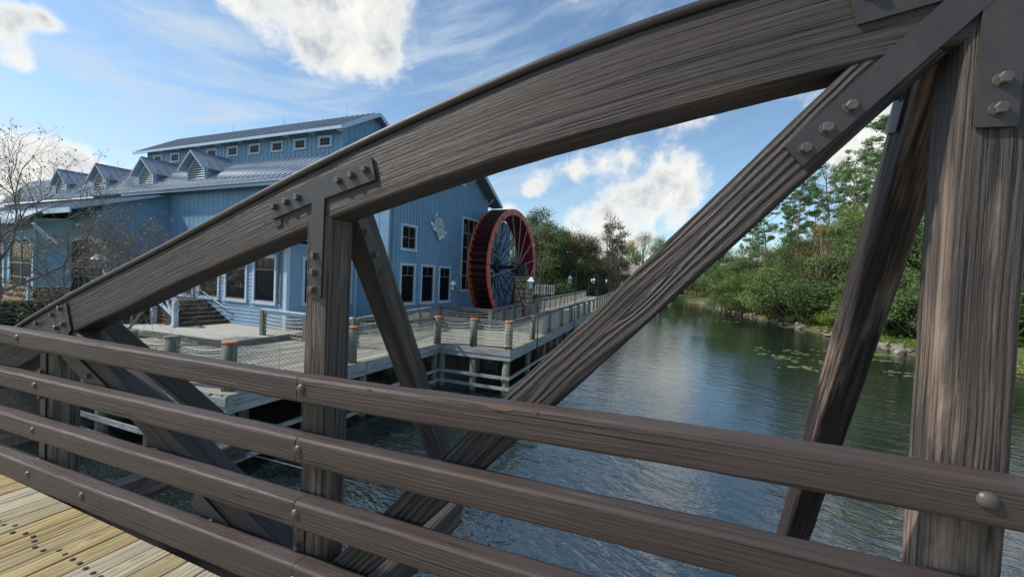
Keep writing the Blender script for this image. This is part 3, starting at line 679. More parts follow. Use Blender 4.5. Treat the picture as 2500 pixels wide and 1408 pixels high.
def window(par,o,uax,nax,u0,u1,z0,z1,style,trim=.12,sillh=.14,grid=None):
    o=V(o);uax=V(uax);nax=V(nax); 
    def bx(m,a,b,c,d,n0,n1): m.obox(o+uax*((a+b)/2)+nax*((n0+n1)/2)+V((0,0,(c+d)/2)),uax,nax,(0,0,1),b-a,n1-n0,d-c)
    f=MB(); bx(f,u0,u0+trim,z0+sillh,z1-trim,.0,.075); bx(f,u1-trim,u1,z0+sillh,z1-trim,.0,.075); bx(f,u0-.02,u1+.02,z1-trim,z1,.0,.085)
    fr=f.build('window','trim_white',par)
    s=MB(); bx(s,u0-.03,u1+.03,z0,z0+sillh,.0,.10); s.build('sill','trim_white',fr)
    a,b,c,d=u0+trim,u1-trim,z0+sillh,z1-trim
    q=MB(); bx(q,a,b,c,d,.004,.012); q.build('pane','glass',fr)
    sh=MB(); w=.045
    bx(sh,a,a+w,c,d,.013,.04);bx(sh,b-w,b,c,d,.013,.04);bx(sh,a+w,b-w,c,c+w*1.2,.013,.04);bx(sh,a+w,b-w,d-w,d,.013,.04)
    if style=='tall':
        zt=d-(d-c)*.27; bx(sh,a+w,b-w,zt-.02,zt+.03,.013,.042)
        n=grid or 2
        for k in range(1,n): uu=a+(b-a)*k/n; bx(sh,uu-.014,uu+.014,zt+.03,d-w,.013,.035)
    if style=='small':
        uu=(a+b)/2; bx(sh,uu-.02,uu+.02,c+w,d-w,.013,.04); zt=(c+d)/2; bx(sh,a+w,uu-.02,zt-.025,zt+.025,.013,.038); bx(sh,uu+.02,b-w,zt-.025,zt+.025,.013,.038)
    if style=='grid':
        for k in (1,2): uu=a+(b-a)*k/3; bx(sh,uu-.015,uu+.015,c+w,d-w,.013,.035)
        zt=(c+d)/2; bx(sh,a+w,b-w,zt-.015,zt+.015,.036,.045)
    if style=='big':
        for k in range(1,4): uu=a+(b-a)*k/4; bx(sh,uu-.055,uu+.055,c+w,d-w,.013,.05)
        for k in range(1,5): zt=c+(d-c)*k/5; bx(sh,a+w,b-w,zt-.055,zt+.055,.051,.06)
    sh.build('sash','sash_brown',fr); return fr
G=((0,0,0),(0,1,0),(1,0,0))
for st,a,b,c,d in WINS: window(mill,*G,a,b,c,d,st,trim=.12 if st!='big' else .13)
battens(gw,*G,.12,10.2,.262,GB,lambda u:gtop(u)-.02,[(a,b,c,d) for _,a,b,c,d in WINS])
m=MB(); m.box(-.02,.035,-.02,.12,GB,gtop(0)); m.build('corner_board','trim_white' if 0 else 'blue_siding',mill)
# near strip of the long wall right of the annex
def Nf(x,y,z=0.0):   # nave frame, turned a little from the gable frame
    a=R(1.0+2.2*max(0,min(1,y/3))); return V((x*math.cos(a), y+x*math.sin(a), z))
NX=(math.cos(R(1.0)),math.sin(R(1.0)),0); NN=(math.sin(R(1.0)),-math.cos(R(1.0)),0)
MXD=(math.cos(R(3.2)),math.sin(R(3.2)),0); MND=(math.sin(R(3.2)),-math.cos(R(3.2)),0)
nw=wallpart([Nf(0,0,GB),Nf(-46,0,GB),Nf(-46,0,4.86),Nf(0,0,4.86)],(0,.3,0))
battens(nw,(0,0,0),NX,NN,-23.6,-.15,.50,GB,lambda u:4.82,[(-46,-2,-3,1.2)],'blue_wall',.035,.012)
# main roof: eave to monitor base, far slope, rakes
def roof(poly,t=.10,mat='roof_metal',name='roof',nrm=None):
    m=MB(); a,b,c=[V(p) for p in poly[:3]]; n=nrm or (b-a).cross(c-a).normalized()
    if n.z<0: n=-n
    m.prism([V(p) for p in poly],-n*t); return m.build(name,mat,mill)
def seams(par,e0,e1,r0,r1,n,h=.06,w=.05,mat='roof_metal',skip0=1):
    e0,e1,r0,r1=map(V,(e0,e1,r0,r1)); nr=(e1-e0).cross(r0-e0).normalized()
    if nr.z<0: nr=-nr
    for i in range(skip0,n):
        t=i/n; a=e0.lerp(e1,t)+nr*(h/2);b=r0.lerp(r1,t)+nr*(h/2); m=MB(); m.bar(a,b,w,h,up=nr); m.build('roof_seam',mat,par)
XR=.8
E0=Nf(XR,-.55,4.92);E1=Nf(-46,-.55,4.92);K0=Nf(XR,5.15,8.67);K1=Nf(-46,5.15,8.67)
mr=roof([E0,E1,K1,K0],.12)
MBy=3.0; MBz=5.22+.605*(MBy+.55)+.45
seams(mr,Nf(-2,-.55,4.92),Nf(-45,-.55,4.92),Nf(-2,3.0,7.26),Nf(-45,3.0,7.26),90)
fr_=roof([Nf(XR,5.15,8.67),Nf(-46,5.15,8.67),Nf(-46,10.9,5.19),Nf(XR,10.9,5.19)],.12)
m=MB()
m.bar(Nf(XR,-.58,4.78),Nf(-23.6,-.58,4.78),.05,.28); m.build('fascia','trim_white',mill)
m=MB(); m.bar(Nf(XR-.2,-.70,4.86),Nf(-23.6,-.70,4.86),.12,.10); m.build('gutter','roof_metal',mill)
for p,q in (((XR+.02,-.6,4.78),(XR+.02,5.15,8.56)),((XR+.02,10.95,5.06),(XR+.02,5.15,8.56))):
    m=MB(); m.bar(Nf(*p),Nf(*q),.05,.24); m.build('rake_board','trim_white',mill)
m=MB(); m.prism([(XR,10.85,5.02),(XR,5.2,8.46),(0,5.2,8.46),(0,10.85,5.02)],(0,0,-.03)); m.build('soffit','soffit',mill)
for (y,z) in ((10.05,5.35),(8.0,6.6),(2.3,6.6)):   # eave brackets
    m=MB(); m.bar((.03,y,z-.35),(.03,y,z+.35),.09,.09,up=(0,1,0)); m.bar((.08,y,z+.30),(.85,y,z+.30),.09,.09); m.bar((.06,y,z-.30),(.72,y,z+.26),.08,.08); m.build('eave_bracket','trim_white',mill)
# clerestory monitor
MX0,MX1,MY0,MY1=-26.15,-6.2,3.0,8.0; MT=8.93; MR=MT+.605*(MY1-MY0)/2
mon=wallpart([Nf(MX0,MY0,6.7),Nf(MX1,MY0,6.7),Nf(MX1,MY0,MT),Nf(MX0,MY0,MT)],(0,.2,0),'blue_siding')
wins=[]
ys=MY0
spn=[-24.68,-22.55,-20.43,-18.31,-16.09,-13.9,-11.76,-9.71,-7.59]
for c in spn: wins.append((c-.54,c+.54,7.68,8.40))
for a,b,c,d in wins: window(mon,Nf(0,MY0,0),MXD,MND,a,b,c,d,'grid',trim=.13,sillh=.11)
battens(mon,Nf(0,MY0,0),MXD,MND,MX0+.1,MX1-.1,.36,6.9,lambda u:MT,wins,'blue_siding',.06,.03)
gm=wallpart([Nf(MX1,MY0+.2,6.7),Nf(MX1,MY1,6.7),Nf(MX1,MY1,MT),Nf(MX1,(MY0+MY1)/2,MR),Nf(MX1,MY0+.2,MT+.1)],(-.2,0,0),'blue_wall')
battens(gm,Nf(MX1,0,0),(0,1,0),(1,0,0),MY0+.3,MY1-.1,.42,7.2,lambda u:MT+.605*min(u-MY0,MY1-u)-.03,[],'blue_wall',.06,.03)
ra,rb=MX0-1.0,MX1+.55; ez=MT-.25
m1=roof([Nf(rb,MY0-.65,ez),Nf(ra,MY0-.65,ez),Nf(ra,(MY0+MY1)/2,MR+.14),Nf(rb,(MY0+MY1)/2,MR+.14)],.10,'roof_dark')
roof([Nf(rb,MY1+.65,ez),Nf(ra,MY1+.65,ez),Nf(ra,(MY0+MY1)/2,MR+.14),Nf(rb,(MY0+MY1)/2,MR+.14)],.10,'roof_dark')
seams(m1,Nf(rb,MY0-.65,ez),Nf(ra,MY0-.65,ez),Nf(rb,(MY0+MY1)/2,MR+.14),Nf(ra,(MY0+MY1)/2,MR+.14),48,mat='roof_metal')
m=MB(); m.bar(Nf(rb,MY0-.68,ez-.09),Nf(ra,MY0-.68,ez-.09),.05,.18); m.build('fascia','trim_white',mill)
m=MB(); m.bar(Nf(rb+.02,MY0-.68,ez-.10),Nf(rb+.02,(MY0+MY1)/2,MR+.02),.05,.24); m.bar(Nf(rb+.02,MY1+.68,ez-.10),Nf(rb+.02,(MY0+MY1)/2,MR+.02),.05,.24); m.build('rake_board','trim_white',mill)
x=MX1
while x>MX0:
    m=MB(); m.bar(Nf(x,MY0-.03,MT-.33),Nf(x,MY0-.55,ez-.14),.09,.13); m.build('rafter_tail','trim_white',mill); x-=2.24
for x,y,z in ((-8.5,5.5,MR+.1),(-14.5,5.5,MR+.1),(-20,5.5,MR+.1),(-30,5.15,8.6),(-35,5.15,8.6)):
    m=MB(); m.tube([Nf(x,y,z),Nf(x,y,z+.75)],[.012,.006],5); m.build('lightning_rod','lamp_iron',mill)
# louvred dormers
def dormer(x,y=.45):
    zb=4.92+.66*(y+.55)-.02; w=1.10; ez_=zb+.90; ap=zb+1.93
    m=MB(); m.prism([Nf(x-w,y,zb-.5),Nf(x+w,y,zb-.5),Nf(x+w,y,ez_+.12),Nf(x,y,ap-.14),Nf(x-w,y,ez_+.12)],(0,.12,0)); d=m.build('dormer','blue_siding',mill)
    # side cheeks
    for s in(-1,1):
        m=MB(); yk=y+(ez_-zb)/.66+.3; m.prism([Nf(x+s*w*.98,y+.12,zb-.3),Nf(x+s*w*.98,yk,ez_+.05),Nf(x+s*w*.98,y+.12,ez_+.05)],(.06*-s,0,0)); m.build('cheek','blue_wall',d)
    # frame, dark backing, slats
    fw=.90; fb_=zb+.02; fe=zb+.72; fa=zb+1.55
    out=[(x-fw,fb_),(x+fw,fb_),(x+fw,fe),(x,fa),(x-fw,fe)]
    m=MB()
    for i in range(5):
        a=out[i];b=out[(i+1)%5]; m.bar(Nf(a[0],y-.03,a[1]),Nf(b[0],y-.03,b[1]),.07,.13,up=(0,1,0))
    m.build('louvre_frame','trim_white',d)
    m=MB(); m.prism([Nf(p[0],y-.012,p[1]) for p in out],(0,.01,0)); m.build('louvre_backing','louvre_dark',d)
    for k in range(9):
        z=fb_+.12+k*.155; hw=fw-.07 if z<fe else (fw-.05)*(fa-z)/(fa-fe)-.07
        if hw>.06: m=MB(); m.obox(Nf(x,y-.05,z),NX,(0,1,-.9),(0,.9,1),hw*2,.016,.085); m.build('louvre_slat','louvre',d)
    yr=y+(ap-zb)/.66; ov=1.38; OH=.50
    for s in(-1,1):
        p=[Nf(x,y-OH,ap),Nf(x+s*ov,y-OH,ez_-.16),Nf(x+s*ov,y+(ez_-.16-zb)/.66,ez_-.16),Nf(x,yr,ap)]
        m=MB(); m.prism(p,(0,0,-.07)); ro=m.build('dormer_roof','roof_metal',d)
        for k in range(1,5):
            t=k/4.6; yy=y-OH+t*(yr-y+OH); zz=ap-.0; 
            tt=min(1,(yr-yy)/(yr-(y+(ez_-.16-zb)/.66))) if yy>y+(ez_-.16-zb)/.66 else 1
            m=MB(); m.bar(Nf(x,yy,ap+.02),Nf(x+s*ov*tt,yy,ap-(ap-ez_+.16)*tt+.02),.03,.03); m.build('roof_seam','roof_dark',d)
        m=MB(); m.bar(Nf(x,y-OH-.02,ap-.07),Nf(x+s*ov,y-OH-.02,ez_-.23),.04,.12,up=(0,0,1)); m.build('rake_board','roof_metal',d)
    m=MB(); m.bar(Nf(x,y-OH,ap+.02),Nf(x,yr,ap+.02),.07,.04); m.build('ridge_cap','roof_dark',d)
for x in (-16.5,-22.4,-28.8,-35.1): dormer(x)
# annex with lapped siding
AX1=-2.0; AY=-3.95; AX0=-9.4; AT=1.05
an=wallpart([(AX0,AY,GB-.35),(AX1,AY,GB-.35),(AX1,AY,AT),(AX0,AY,AT)],(0,.25,0),'blue_siding')
ar=wallpart([(AX1,AY+.25,GB-.35),(AX1,-.02,GB-.35),(AX1,-.02,AT),(AX1,AY+.25,AT)],(-.25,0,0),'blue_siding')
Zs=1/1.15
def ypl(px,py,yl):   # hit point of a view ray with the local plane y=yl, local coordinates
    v=ray(px,py); ey=V((-math.sin(BA),math.cos(BA),0)); ex=V((math.cos(BA),math.sin(BA),0)); c=V((C0.x,C0.y,0))
    t=(yl+c.dot(ey))/v.dot(ey); q=v*t-c; return (q.dot(ex),q.z)
AW=[]
for (l,r_) in ((437-16,475),(486.5,538),(550,605.5),(619,677)):
    x0,_=ypl(l,700,AY); x1,_=ypl(r_,700,AY); AW.append((x0,x1,-1.66,.55))
for a,b,c,d in AW: window(mill,(0,AY,0),(1,0,0),(0,-1,0),a,b,c,d,'tall',trim=.13,grid=3)
AR=[(-3.25,-1.95,-1.66,.55),(-1.55,-.35,-1.66,.55)]
for a,b,c,d in AR: window(mill,(AX1,0,0),(0,1,0),(1,0,0),a,b,c,d,'tall',trim=.13,grid=3)
def siding(par,o,uax,nax,u0,u1,z0,z1,holes,h=.165):
    z=z0; o=V(o);uax=V(uax);nax=V(nax)
    while z<z1-.02:
        segs=[(u0,u1)]
        for a,b,c,d in holes:
            if z+h>c+.02 and z<d-.02:
                ns=[]
                for s0,s1 in segs:
                    if b<=s0 or a>=s1: ns.append((s0,s1)); continue
                    if a>s0: ns.append((s0,a))
                    if b<s1: ns.append((b,s1))
                segs=ns
        m=MB()
        for s0,s1 in segs:
            A_=o+uax*s0;B_=o+uax*s1
            m.add([A_+nax*.036+V((0,0,z)),B_+nax*.036+V((0,0,z)),B_+nax*.008+V((0,0,z+h+.01)),A_+nax*.008+V((0,0,z+h+.01)),A_+V((0,0,z)),B_+V((0,0,z))],[(0,1,2,3),(4,5,1,0)])
        m.build('siding_board','blue_siding',par); z+=h
siding(an,(0,AY,0),(1,0,0),(0,-1,0),AX0,AX1-.12,-2.68,AT,AW)
siding(ar,(AX1,0,0),(0,1,0),(1,0,0),AY+.12,-.15,-2.68,AT,AR)
m=MB(); m.box(AX1-.16,AX1+.05,AY-.05,AY+.10,-2.7,AT); m.box(AX1,AX1+.05,-.16,-.01,-2.7,AT); m.build('corner_board','trim_white',mill)
ro=roof([(AX1+.45,AY-.5,1.12),(AX0,AY-.5,1.12),(AX0,-.06,1.95),(AX1+.45,-.06,1.95)],.09)
seams(ro,(AX1+.45,AY-.5,1.12),(AX0,AY-.5,1.12),(AX1+.45,-.06,1.95),(AX0,-.06,1.95),18)
wallpart([(AX0,AY+.25,-2.8),(AX0,-.05,-2.8),(AX0,-.05,1.7),(AX0,AY+.25,1.1)],(.2,0,0),'blue_siding')
m=MB(); m.box(AX0,AX1+.45,AY-.56,AY-.505,.90,1.10); m.build('fascia','trim_white',mill)
dx,_=ypl(684,700,AY); m=MB(); m.tube([(dx,AY-.35,.98),(dx,AY-.10,.75),(dx,AY-.09,-1.6)],.045,8); m.build('downspout','grey_wood',mill)
# stone plinth of the gable and the pit wall
def stones(par,o,uax,nax,u0,u1,z0,z1,s=.27,th=.07):
    o=V(o);uax=V(uax).normalized();nax=V(nax).normalized(); z=z0; row=0; base=[]
    while z<z1-.05:
        h=s*random.uniform(.6,1.15); h=min(h,z1-z); u=u0-(row%2)*s*.5
        while u<u1:
            w=s*random.uniform(.75,1.45); a=max(u,u0);b=min(u+w,u1)
            if b-a>.06:
                cx=(a+b)/2; cz=z+h/2+random.uniform(-.18,.18)*h; hw=(b-a)/2*.98;hh=h/2*random.uniform(.88,1.12); pts=[];inn_=[]
                k=8
                for i in range(k):
                    t=2*math.pi*i/k+.2; c_,s_=math.cos(t),math.sin(t); q=(abs(c_)**2.5+abs(s_)**2.5)**(-1/2.5)*random.uniform(.84,1.06)
                    pts.append(o+uax*(cx+hw*q*c_)+V((0,0,cz+hh*q*s_))); inn_.append(o+uax*(cx+hw*q*c_*.72)+V((0,0,cz+hh*q*s_*.72))+nax*th*random.uniform(.75,1.1))
                cc=o+uax*cx+V((0,0,cz))+nax*th*1.15
                base.append((pts+inn_+[cc],k))
            u+=w
        z+=h; row+=1
    for vs,k in base:
        m=MB(); m.add(vs,[(i,(i+1)%k,k+(i+1)%k,k+i) for i in range(k)]+[(k+i,k+(i+1)%k,2*k) for i in range(k)],None,True); m.build('stone','fieldstone',par)
pl_=wallpart([(.0,-.1,-4.6),(.0,10.4,-4.6),(.0,10.4,GB+.02),(.0,-.1,GB+.02)],(.12,0,0),'mortar','plinth')
stones(pl_,(.12,0,0),(0,1,0),(1,0,0),-.1,10.4,-3.4,GB+.02,.34)
pl2=wallpart([(-2.0,-.12,-3.6),(.1,-.12,-3.6),(.1,-.12,GB-.0),(-2.0,-.12,GB)],(0,.11,0),'mortar','plinth')
stones(pl2,(0,-.12,0),(1,0,0),(0,-1,0),-2,.1,-3.0,GB,.30)
# set-back wing and white bay seen through the wheel
wg=wallpart([(-.4,10.3,GB-.3),(-.4,15.0,GB-.3),(-.4,15.0,4.4),(-.4,10.3,4.4)],(-.3,0,0))
battens(wg,(-.4,0,0),(0,1,0),(1,0,0),10.5,14.8,.3,GB,lambda u:4.3,[(11.0,12.4,-1.7,.5)])
window(wg,(-.4,0,0),(0,1,0),(1,0,0),11.1,12.3,-1.7,.5,'tall')
m=MB(); m.box(-.42,-.30,14.85,15.05,-2.7,4.4); m.box(-.4,.9,14.9,15.4,-2.7,.6); m.build('corner_board','trim_white',mill)
roof([(.4,10.0,4.55),(.4,15.6,4.55),(-5,15.6,6.2),(-5,10.0,6.2)],.1)
# left wing: bay with stone base, arched openings
LX0,LX1,LY=-46.0,-19.0,-4.0
lw=wallpart([(LX0,LY,-2.9),(LX1,LY,-2.9),(LX1,LY,3.0),(LX0,LY,3.0)],(0,.3,0))
wallpart([(LX1,LY+.3,-2.9),(LX1,-.3,-2.9),(LX1,-.3,4.7),(LX1,LY+.3,3.35)],(-.3,0,0))
lr=roof([(LX1+.4,LY-1.2,2.95),(LX0,LY-1.2,2.95),(LX0,-1.1,4.5),(LX1+.4,-.75,4.55)],.1)
seams(lr,(LX1+.4,LY-1.2,2.95),(LX0,LY-1.2,2.95),(LX1+.4,-.75,4.55),(LX0,-1.1,4.5),50)
m=MB(); m.box(LX0,LX1+.4,LY-1.27,LY-1.205,2.68,2.98); m.build('fascia','trim_white',mill)
battens(lw,(0,LY,0),(1,0,0),(0,-1,0),LX0+.2,LX1-.1,.42,-1.7,lambda u:2.95,[(ypl(165,640,LY)[0],ypl(262,640,LY)[0],-2.8,1.6)],'blue_wall')
def arch_open(par,u0,u1,z0,zs,z1,o,uax,nax,nm='arched_window',tw=.24,gridn=(2,4)):
    o=V(o);uax=V(uax);nax=V(nax)
    def P(u,z,n): return o+uax*u+nax*n+V((0,0,z))
    def outl(e):
        w=(u1-u0)/2-e; c=(u0+u1)/2; pts=[(c-w,z0),(c+w,z0)]
        for k in range(9):
            a=R(180*k/8); pts.append((c+w*math.cos(a)*(1 if 0 else 1),zs+(z1-zs-e)*math.sin(a)))
        return pts
    a=outl(0);b=outl(tw); m=MB(); n=len(a)
    vs=[P(u,z,.09) for u,z in a]+[P(u,z,.09) for u,z in b]+[P(u,z,0) for u,z in a]+[P(u,z,0.02) for u,z in b]
    fs=[(i,i+1,n+i+1,n+i) for i in range(1,n-1)]+[(n-1,0,n,2*n-1)]+[(i,i+1,2*n+i+1,2*n+i) for i in range(1,n-1)]+[(n+i,n+i+1,3*n+i+1,3*n+i) for i in range(1,n-1)]+[(2*n-1,n,3*n,4*n-1)]
    m.add(vs,fs); w=m.build(nm,'trim_white',par)
    m=MB(); m.add([P(u,z,.02) for u,z in b],[tuple(range(n))]); m.build('pane','glass',w)
    m=MB()
    for k in range(1,gridn[0]): uu=b[0][0]+(b[1][0]-b[0][0])*k/gridn[0]; m.bar(P(uu,z0,.04),P(uu,z1-tw-.1,.04),.03,.04,up=nax)
    for k in range(1,gridn[1]): zz=z0+(zs-z0)*k/(gridn[1]-1.0); m.bar(P(b[0][0],zz,.045),P(b[1][0],zz,.045),.03,.05,up=nax)
    m.build('muntins','trim_white' if nm=='arched_window' else 'sash_brown',w); return w
u0,_=ypl(163,640,LY);u1,_=ypl(262,640,LY); arch_open(lw,u0,u1,-2.75,.75,1.55,(0,LY,0),(1,0,0),(0,-1,0),'arched_doorway',.30,(3,5))
# projecting bay
BY=-5.3
ba=ypl(28,690,BY)[0]; bb=ypl(84,690,BY)[0]; bc=ypl(150,692,LY)[0]
by=wallpart([(-30,BY,-1.7),(bb,BY,-1.7),(bb,BY,2.5),(-30,BY,2.5)],(0,.2,0),'blue_wall','bay_wall')
s2=wallpart([(bb,BY,-1.7),(bb+1.1,LY,-1.7),(bb+1.1,LY,2.5),(bb,BY,2.5)],(-.1,.15,0),'blue_siding','bay_wall')
arch_open(by,ypl(24,640,BY)[0],ypl(86,640,BY)[0],-2.15,.55,1.45,(0,BY,0),(1,0,0),(0,-1,0),'arched_window',.26,(2,4))
arch_open(by,ypl(-30,640,BY)[0],ypl(14,640,BY)[0],-2.15,.55,1.45,(0,BY,0),(1,0,0),(0,-1,0),'arched_window',.26,(2,4))
for xx in (bb,): 
    m=MB(); m.box(xx-.10,xx+.08,BY-.06,BY+.06,-1.75,2.5); m.bar((xx,BY-.02,-1.75),(xx+1.1,LY-.04,-1.75),.10,.12); m.bar((xx+1.1,LY-.05,-1.75),(u0,LY-.05,-1.75),.08,.12); m.build('bay_trim','trim_white',by)
sb=wallpart([(-30,BY-.05,-3.0),(bb,BY-.05,-3.0),(bb,BY-.05,-1.78),(-30,BY-.05,-1.78)],(0,.2,0),'mortar','stone_base')
stones(sb,(0,BY-.05,0),(1,0,0),(0,-1,0),ypl(-15,690,BY)[0],bb,-2.9,-1.8,.34)
sb2=wallpart([(bb,BY+.1,-3.0),(bb+1.1,LY-.1,-3.0),(bb+1.1,LY-.1,-1.8),(bb,BY+.1,-1.8)],(0,.2,0),'mortar','stone_base')
stones(sb2,(bb,BY+.08,0),(1.1,1.3,0),(1.3,-1.1,0),0,1.7,-2.9,-1.8,.3)
sb3=wallpart([(bb+1.1,LY-.1,-3.0),(u0,LY-.1,-3.0),(u0,LY-.1,-1.8),(bb+1.1,LY-.1,-1.8)],(0,.2,0),'mortar','stone_base')
stones(sb3,(0,LY-.1,0),(1,0,0),(0,-1,0),bb+1.1,u0,-2.9,-1.8,.3)
pr=roof([(bb+.9,BY-.9,2.25),(-34,BY-.9,2.25),(-34,LY-1.0,3.1),(bb+.9,LY-1.0,3.1)],.1,'roof_metal')
m=MB(); m.box(-34,bb+.9,BY-.97,BY-.905,2.0,2.27); m.build('fascia','trim_white',mill)
for u in (ypl(15,640,BY-.6)[0],ypl(92,640,BY-.6)[0]):
    m=MB(); m.bar((u,BY-.05,.9),(u,BY-.8,1.95),.12,.12); m.bar((u-.5,BY-.7,2.0),(u+.9,BY-.1,.9),.09,.10); m.build('eave_bracket','trim_white',mill)
# steps at the annex
st=thing('timber_steps','brown timber steps climbing along the blue siding wall','steps',(C0.x,C0.y,0),BA)
sx=ypl(560,790,AY)[0]
for k in range(6):
    x1=sx-k*.36; m=MB(); m.box(x1-2.6+.0,x1,AY-2.05,AY-.05,-2.7+k*.165+.008,-2.7+(k+1)*.165-.03); o=m.build('riser','step_wood',st)
    m=MB(); m.box(x1-.42,x1+.03,AY-2.08,AY-.05,-2.7+(k+1)*.165-.028,-2.7+(k+1)*.165+.008); m.build('tread','step_wood',o)
# white stair railing
sr=thing('stair_railing','white timber stair railing with diagonal braces beside the steps','railing',(C0.x,C0.y,0),BA)
wx=sx-.15; yy=AY-2.15
m=MB(); m.box(wx-.09,wx+.09,yy-.09,yy+.09,-2.7,-1.62); m.box(wx-.12,wx+.12,yy-.12,yy+.12,-2.7,-2.58); m.build('newel_post','trim_white',sr)
m=MB(); m.box(wx-1.75,wx-1.57,yy-.09,yy+.09,-2.7,-.9); m.build('newel_post','trim_white',sr)
m=MB(); m.bar((wx+.12,yy,-1.62),(wx-1.7,yy,-.80),.13,.10); m.build('hand_rail','trim_white',sr)
for a,b in (((wx,-2.3),(wx-1.6,-1.55)),((wx-.05,-2.35),(wx-.9,-1.25)),((wx-.9,-1.9),(wx-1.6,-1.0))):
    m=MB(); m.bar((a[0],yy,a[1]),(b[0],yy,b[1]),.06,.13); m.build('brace','trim_white',sr)
m=MB(); m.tube([(wx+.05,yy,-1.72),(wx+.30,yy,-1.72),(wx+.30,yy,-2.0),(wx+.1,yy,-2.0)],.02,6); m.build('grab_bar','trim_white',sr)
hr=thing('wall_handrail','white pipe handrail sloping down the blue siding wall','handrail',(C0.x,C0.y,0),BA)
def W2(px,py,yl): q=ypl(px,py,yl); return (q[0],yl,q[1])
m=MB(); yl=AY-.16; m.tube([W2(476,716,yl),W2(475,703,yl),W2(483,703,yl),W2(546,749,yl),W2(555,751,yl),W2(554,763,yl),W2(547,763,yl)],.022,6); m.build('pipe','trim_white',hr)
# ------------------------------------------------------------------ wall emblem
em=thing('wall_emblem','oval mill emblem crossed by a cream ribbon high on the blue gable wall','sign',(C0.x,C0.y,0),BA)
EY,EZ=4.22,2.78
def ell(cy,cz,ry,rz,n=28,a0=0,a1=360): return [(cy+ry*math.cos(R(a0+(a1-a0)*i/n)),cz+rz*math.sin(R(a0+(a1-a0)*i/n))) for i in range(n)]
def pane(poly,x0,x1,mat,name,par=em):
    m=MB(); m.prism([(x0,a,b) for a,b in poly],(x1-x0,0,0)); return m.build(name,mat,par)
body=[(EY+.60*math.cos(R(a)),EZ+.10+.62*math.sin(R(a))) for a in range(-20,201,10)]+[(EY-.40,EZ-.25),(EY,EZ-.80),(EY+.45,EZ-.25)]
pane(body,.035,.07,'sign_edge','backboard')
body2=[(EY+(a-EY)*.88,EZ+(b-EZ)*.88) for a,b in body]; pane(body2,.072,.10,'sign_panel','panel')
rb=[(EY-.72,EZ+.02),(EY-.66,EZ-.16),(EY+.70,EZ-.42),(EY+.66,EZ-.22)]; rb=[(EY-.70,EZ-.06),(EY-.62,EZ-.24),(EY+.64,EZ-.36),(EY+.72,EZ-.18)]
pane(rb,.102,.13,'sign_cream','ribbon')
pane([(EY-.92,EZ+.20),(EY-.72,EZ+.26),(EY-.60,EZ+.10),(EY-.66,EZ-.04),(EY-.86,EZ+.08)],.102,.125,'sign_cream','ribbon_tail')
pane([(EY+.05,EZ-.78),(EY-.08,EZ-.66),(EY+.32,EZ-.38),(EY+.56,EZ-.42),(EY+.50,EZ-.60),(EY+.34,EZ-.56)],.102,.125,'sign_cream','ribbon_tail')
pane(ell(EY-.02,EZ-.02,.10,.13,12),.102,.11,'sign_ink','wheel_motif'); pane(ell(EY-.02,EZ-.02,.06,.085,12),.111,.118,'sign_panel','wheel_motif')
for a,b in ((-.55,.62),(-.42,.70),(-.30,.74),(-.62,.45)): pane([(EY+a,EZ+b),(EY+a+.12,EZ+b+.10),(EY+a+.14,EZ+b-.04),(EY+a+.05,EZ+b-.14)],.072,.10,'sign_panel' if a<-.4 else 'sign_cream','leaf_motif')
def text(s,par,loc,size,rotm,mat,name='lettering'):
    c=bpy.data.curves.new(name,'FONT'); c.body=s; c.size=size; c.align_x='CENTER'; c.align_y='CENTER'; c.extrude=.002
    o=bpy.data.objects.new(name,c); COL.objects.link(o); dg=bpy.context.evaluated_depsgraph_get(); me=bpy.data.meshes.new_from_object(o.evaluated_get(dg)); bpy.data.objects.remove(o)
    me.materials.clear(); me.materials.append(MATS[mat]); o=bpy.data.objects.new(name,me); COL.objects.link(o); o.parent=par; o.matrix_local=Matrix.Translation(loc)@rotm; return o
RM=Matrix(((0,0,1),(1,0,0),(0,1,0))).to_4x4()
text('The Riverside Mill',em,(.134,EY+.01,EZ-.21),.15,RM@Matrix.Rotation(R(-5.4),4,'Z'),'sign_ink')
# ------------------------------------------------------------------ water wheel
ww=thing('water_wheel','tall red and orange mill water wheel with thin spokes beside the gable wall','water wheel',(C0.x,C0.y,0),BA)
WY,WZ,WR=9.92,.72,3.98; WX0,WX1=1.12,2.40
def wp(x,r,a): return V((x,WY+r*math.cos(a),WZ+r*math.sin(a)))
def annulus(x0,x1,r0,r1,mat,name,n=72,a0=0,a1=2*math.pi):
    m=MB(); vs=[];fs=[]
    for i in range(n+1):
        a=a0+(a1-a0)*i/n; vs+=[wp(x0,r0,a),wp(x0,r1,a),wp(x1,r1,a),wp(x1,r0,a)]
    for i in range(n):
        b=i*4
        for j in range(4): fs.append((b+j,b+(j+1)%4,b+4+(j+1)%4,b+4+j))
    m.add(vs,fs); return m.build(name,mat,ww)
for k in range(16):   # felloes of the front rim
    a=2*math.pi*k/16; annulus(WX1,WX1+.07,WR-.40,WR,'wheel_orange','rim_segment',6,a+.006,a+2*math.pi/16-.006)
annulus(WX0-.07,WX0,WR-.40,WR,'wheel_orange','back_rim'); 
annulus(WX0+.01,WX1-.01,WR-.43,WR-.405,'wheel_red','sole_drum'); annulus(WX0+.01,WX1-.01,WR-.402,WR-.392,'paddle_red','drum_skin')
for k in range(56):
    a=2*math.pi*k/56; m=MB(); p0=wp((WX0+WX1)/2,WR-.39,a); p1=wp((WX0+WX1)/2,WR-.02,a-.055); m.obox((p0+p1)/2,(1,0,0),(p1-p0).normalized(),(p1-p0).cross(V((1,0,0))).normalized(),WX1-WX0-.02,(p1-p0).length,.03); m.build('paddle','paddle_red',ww)
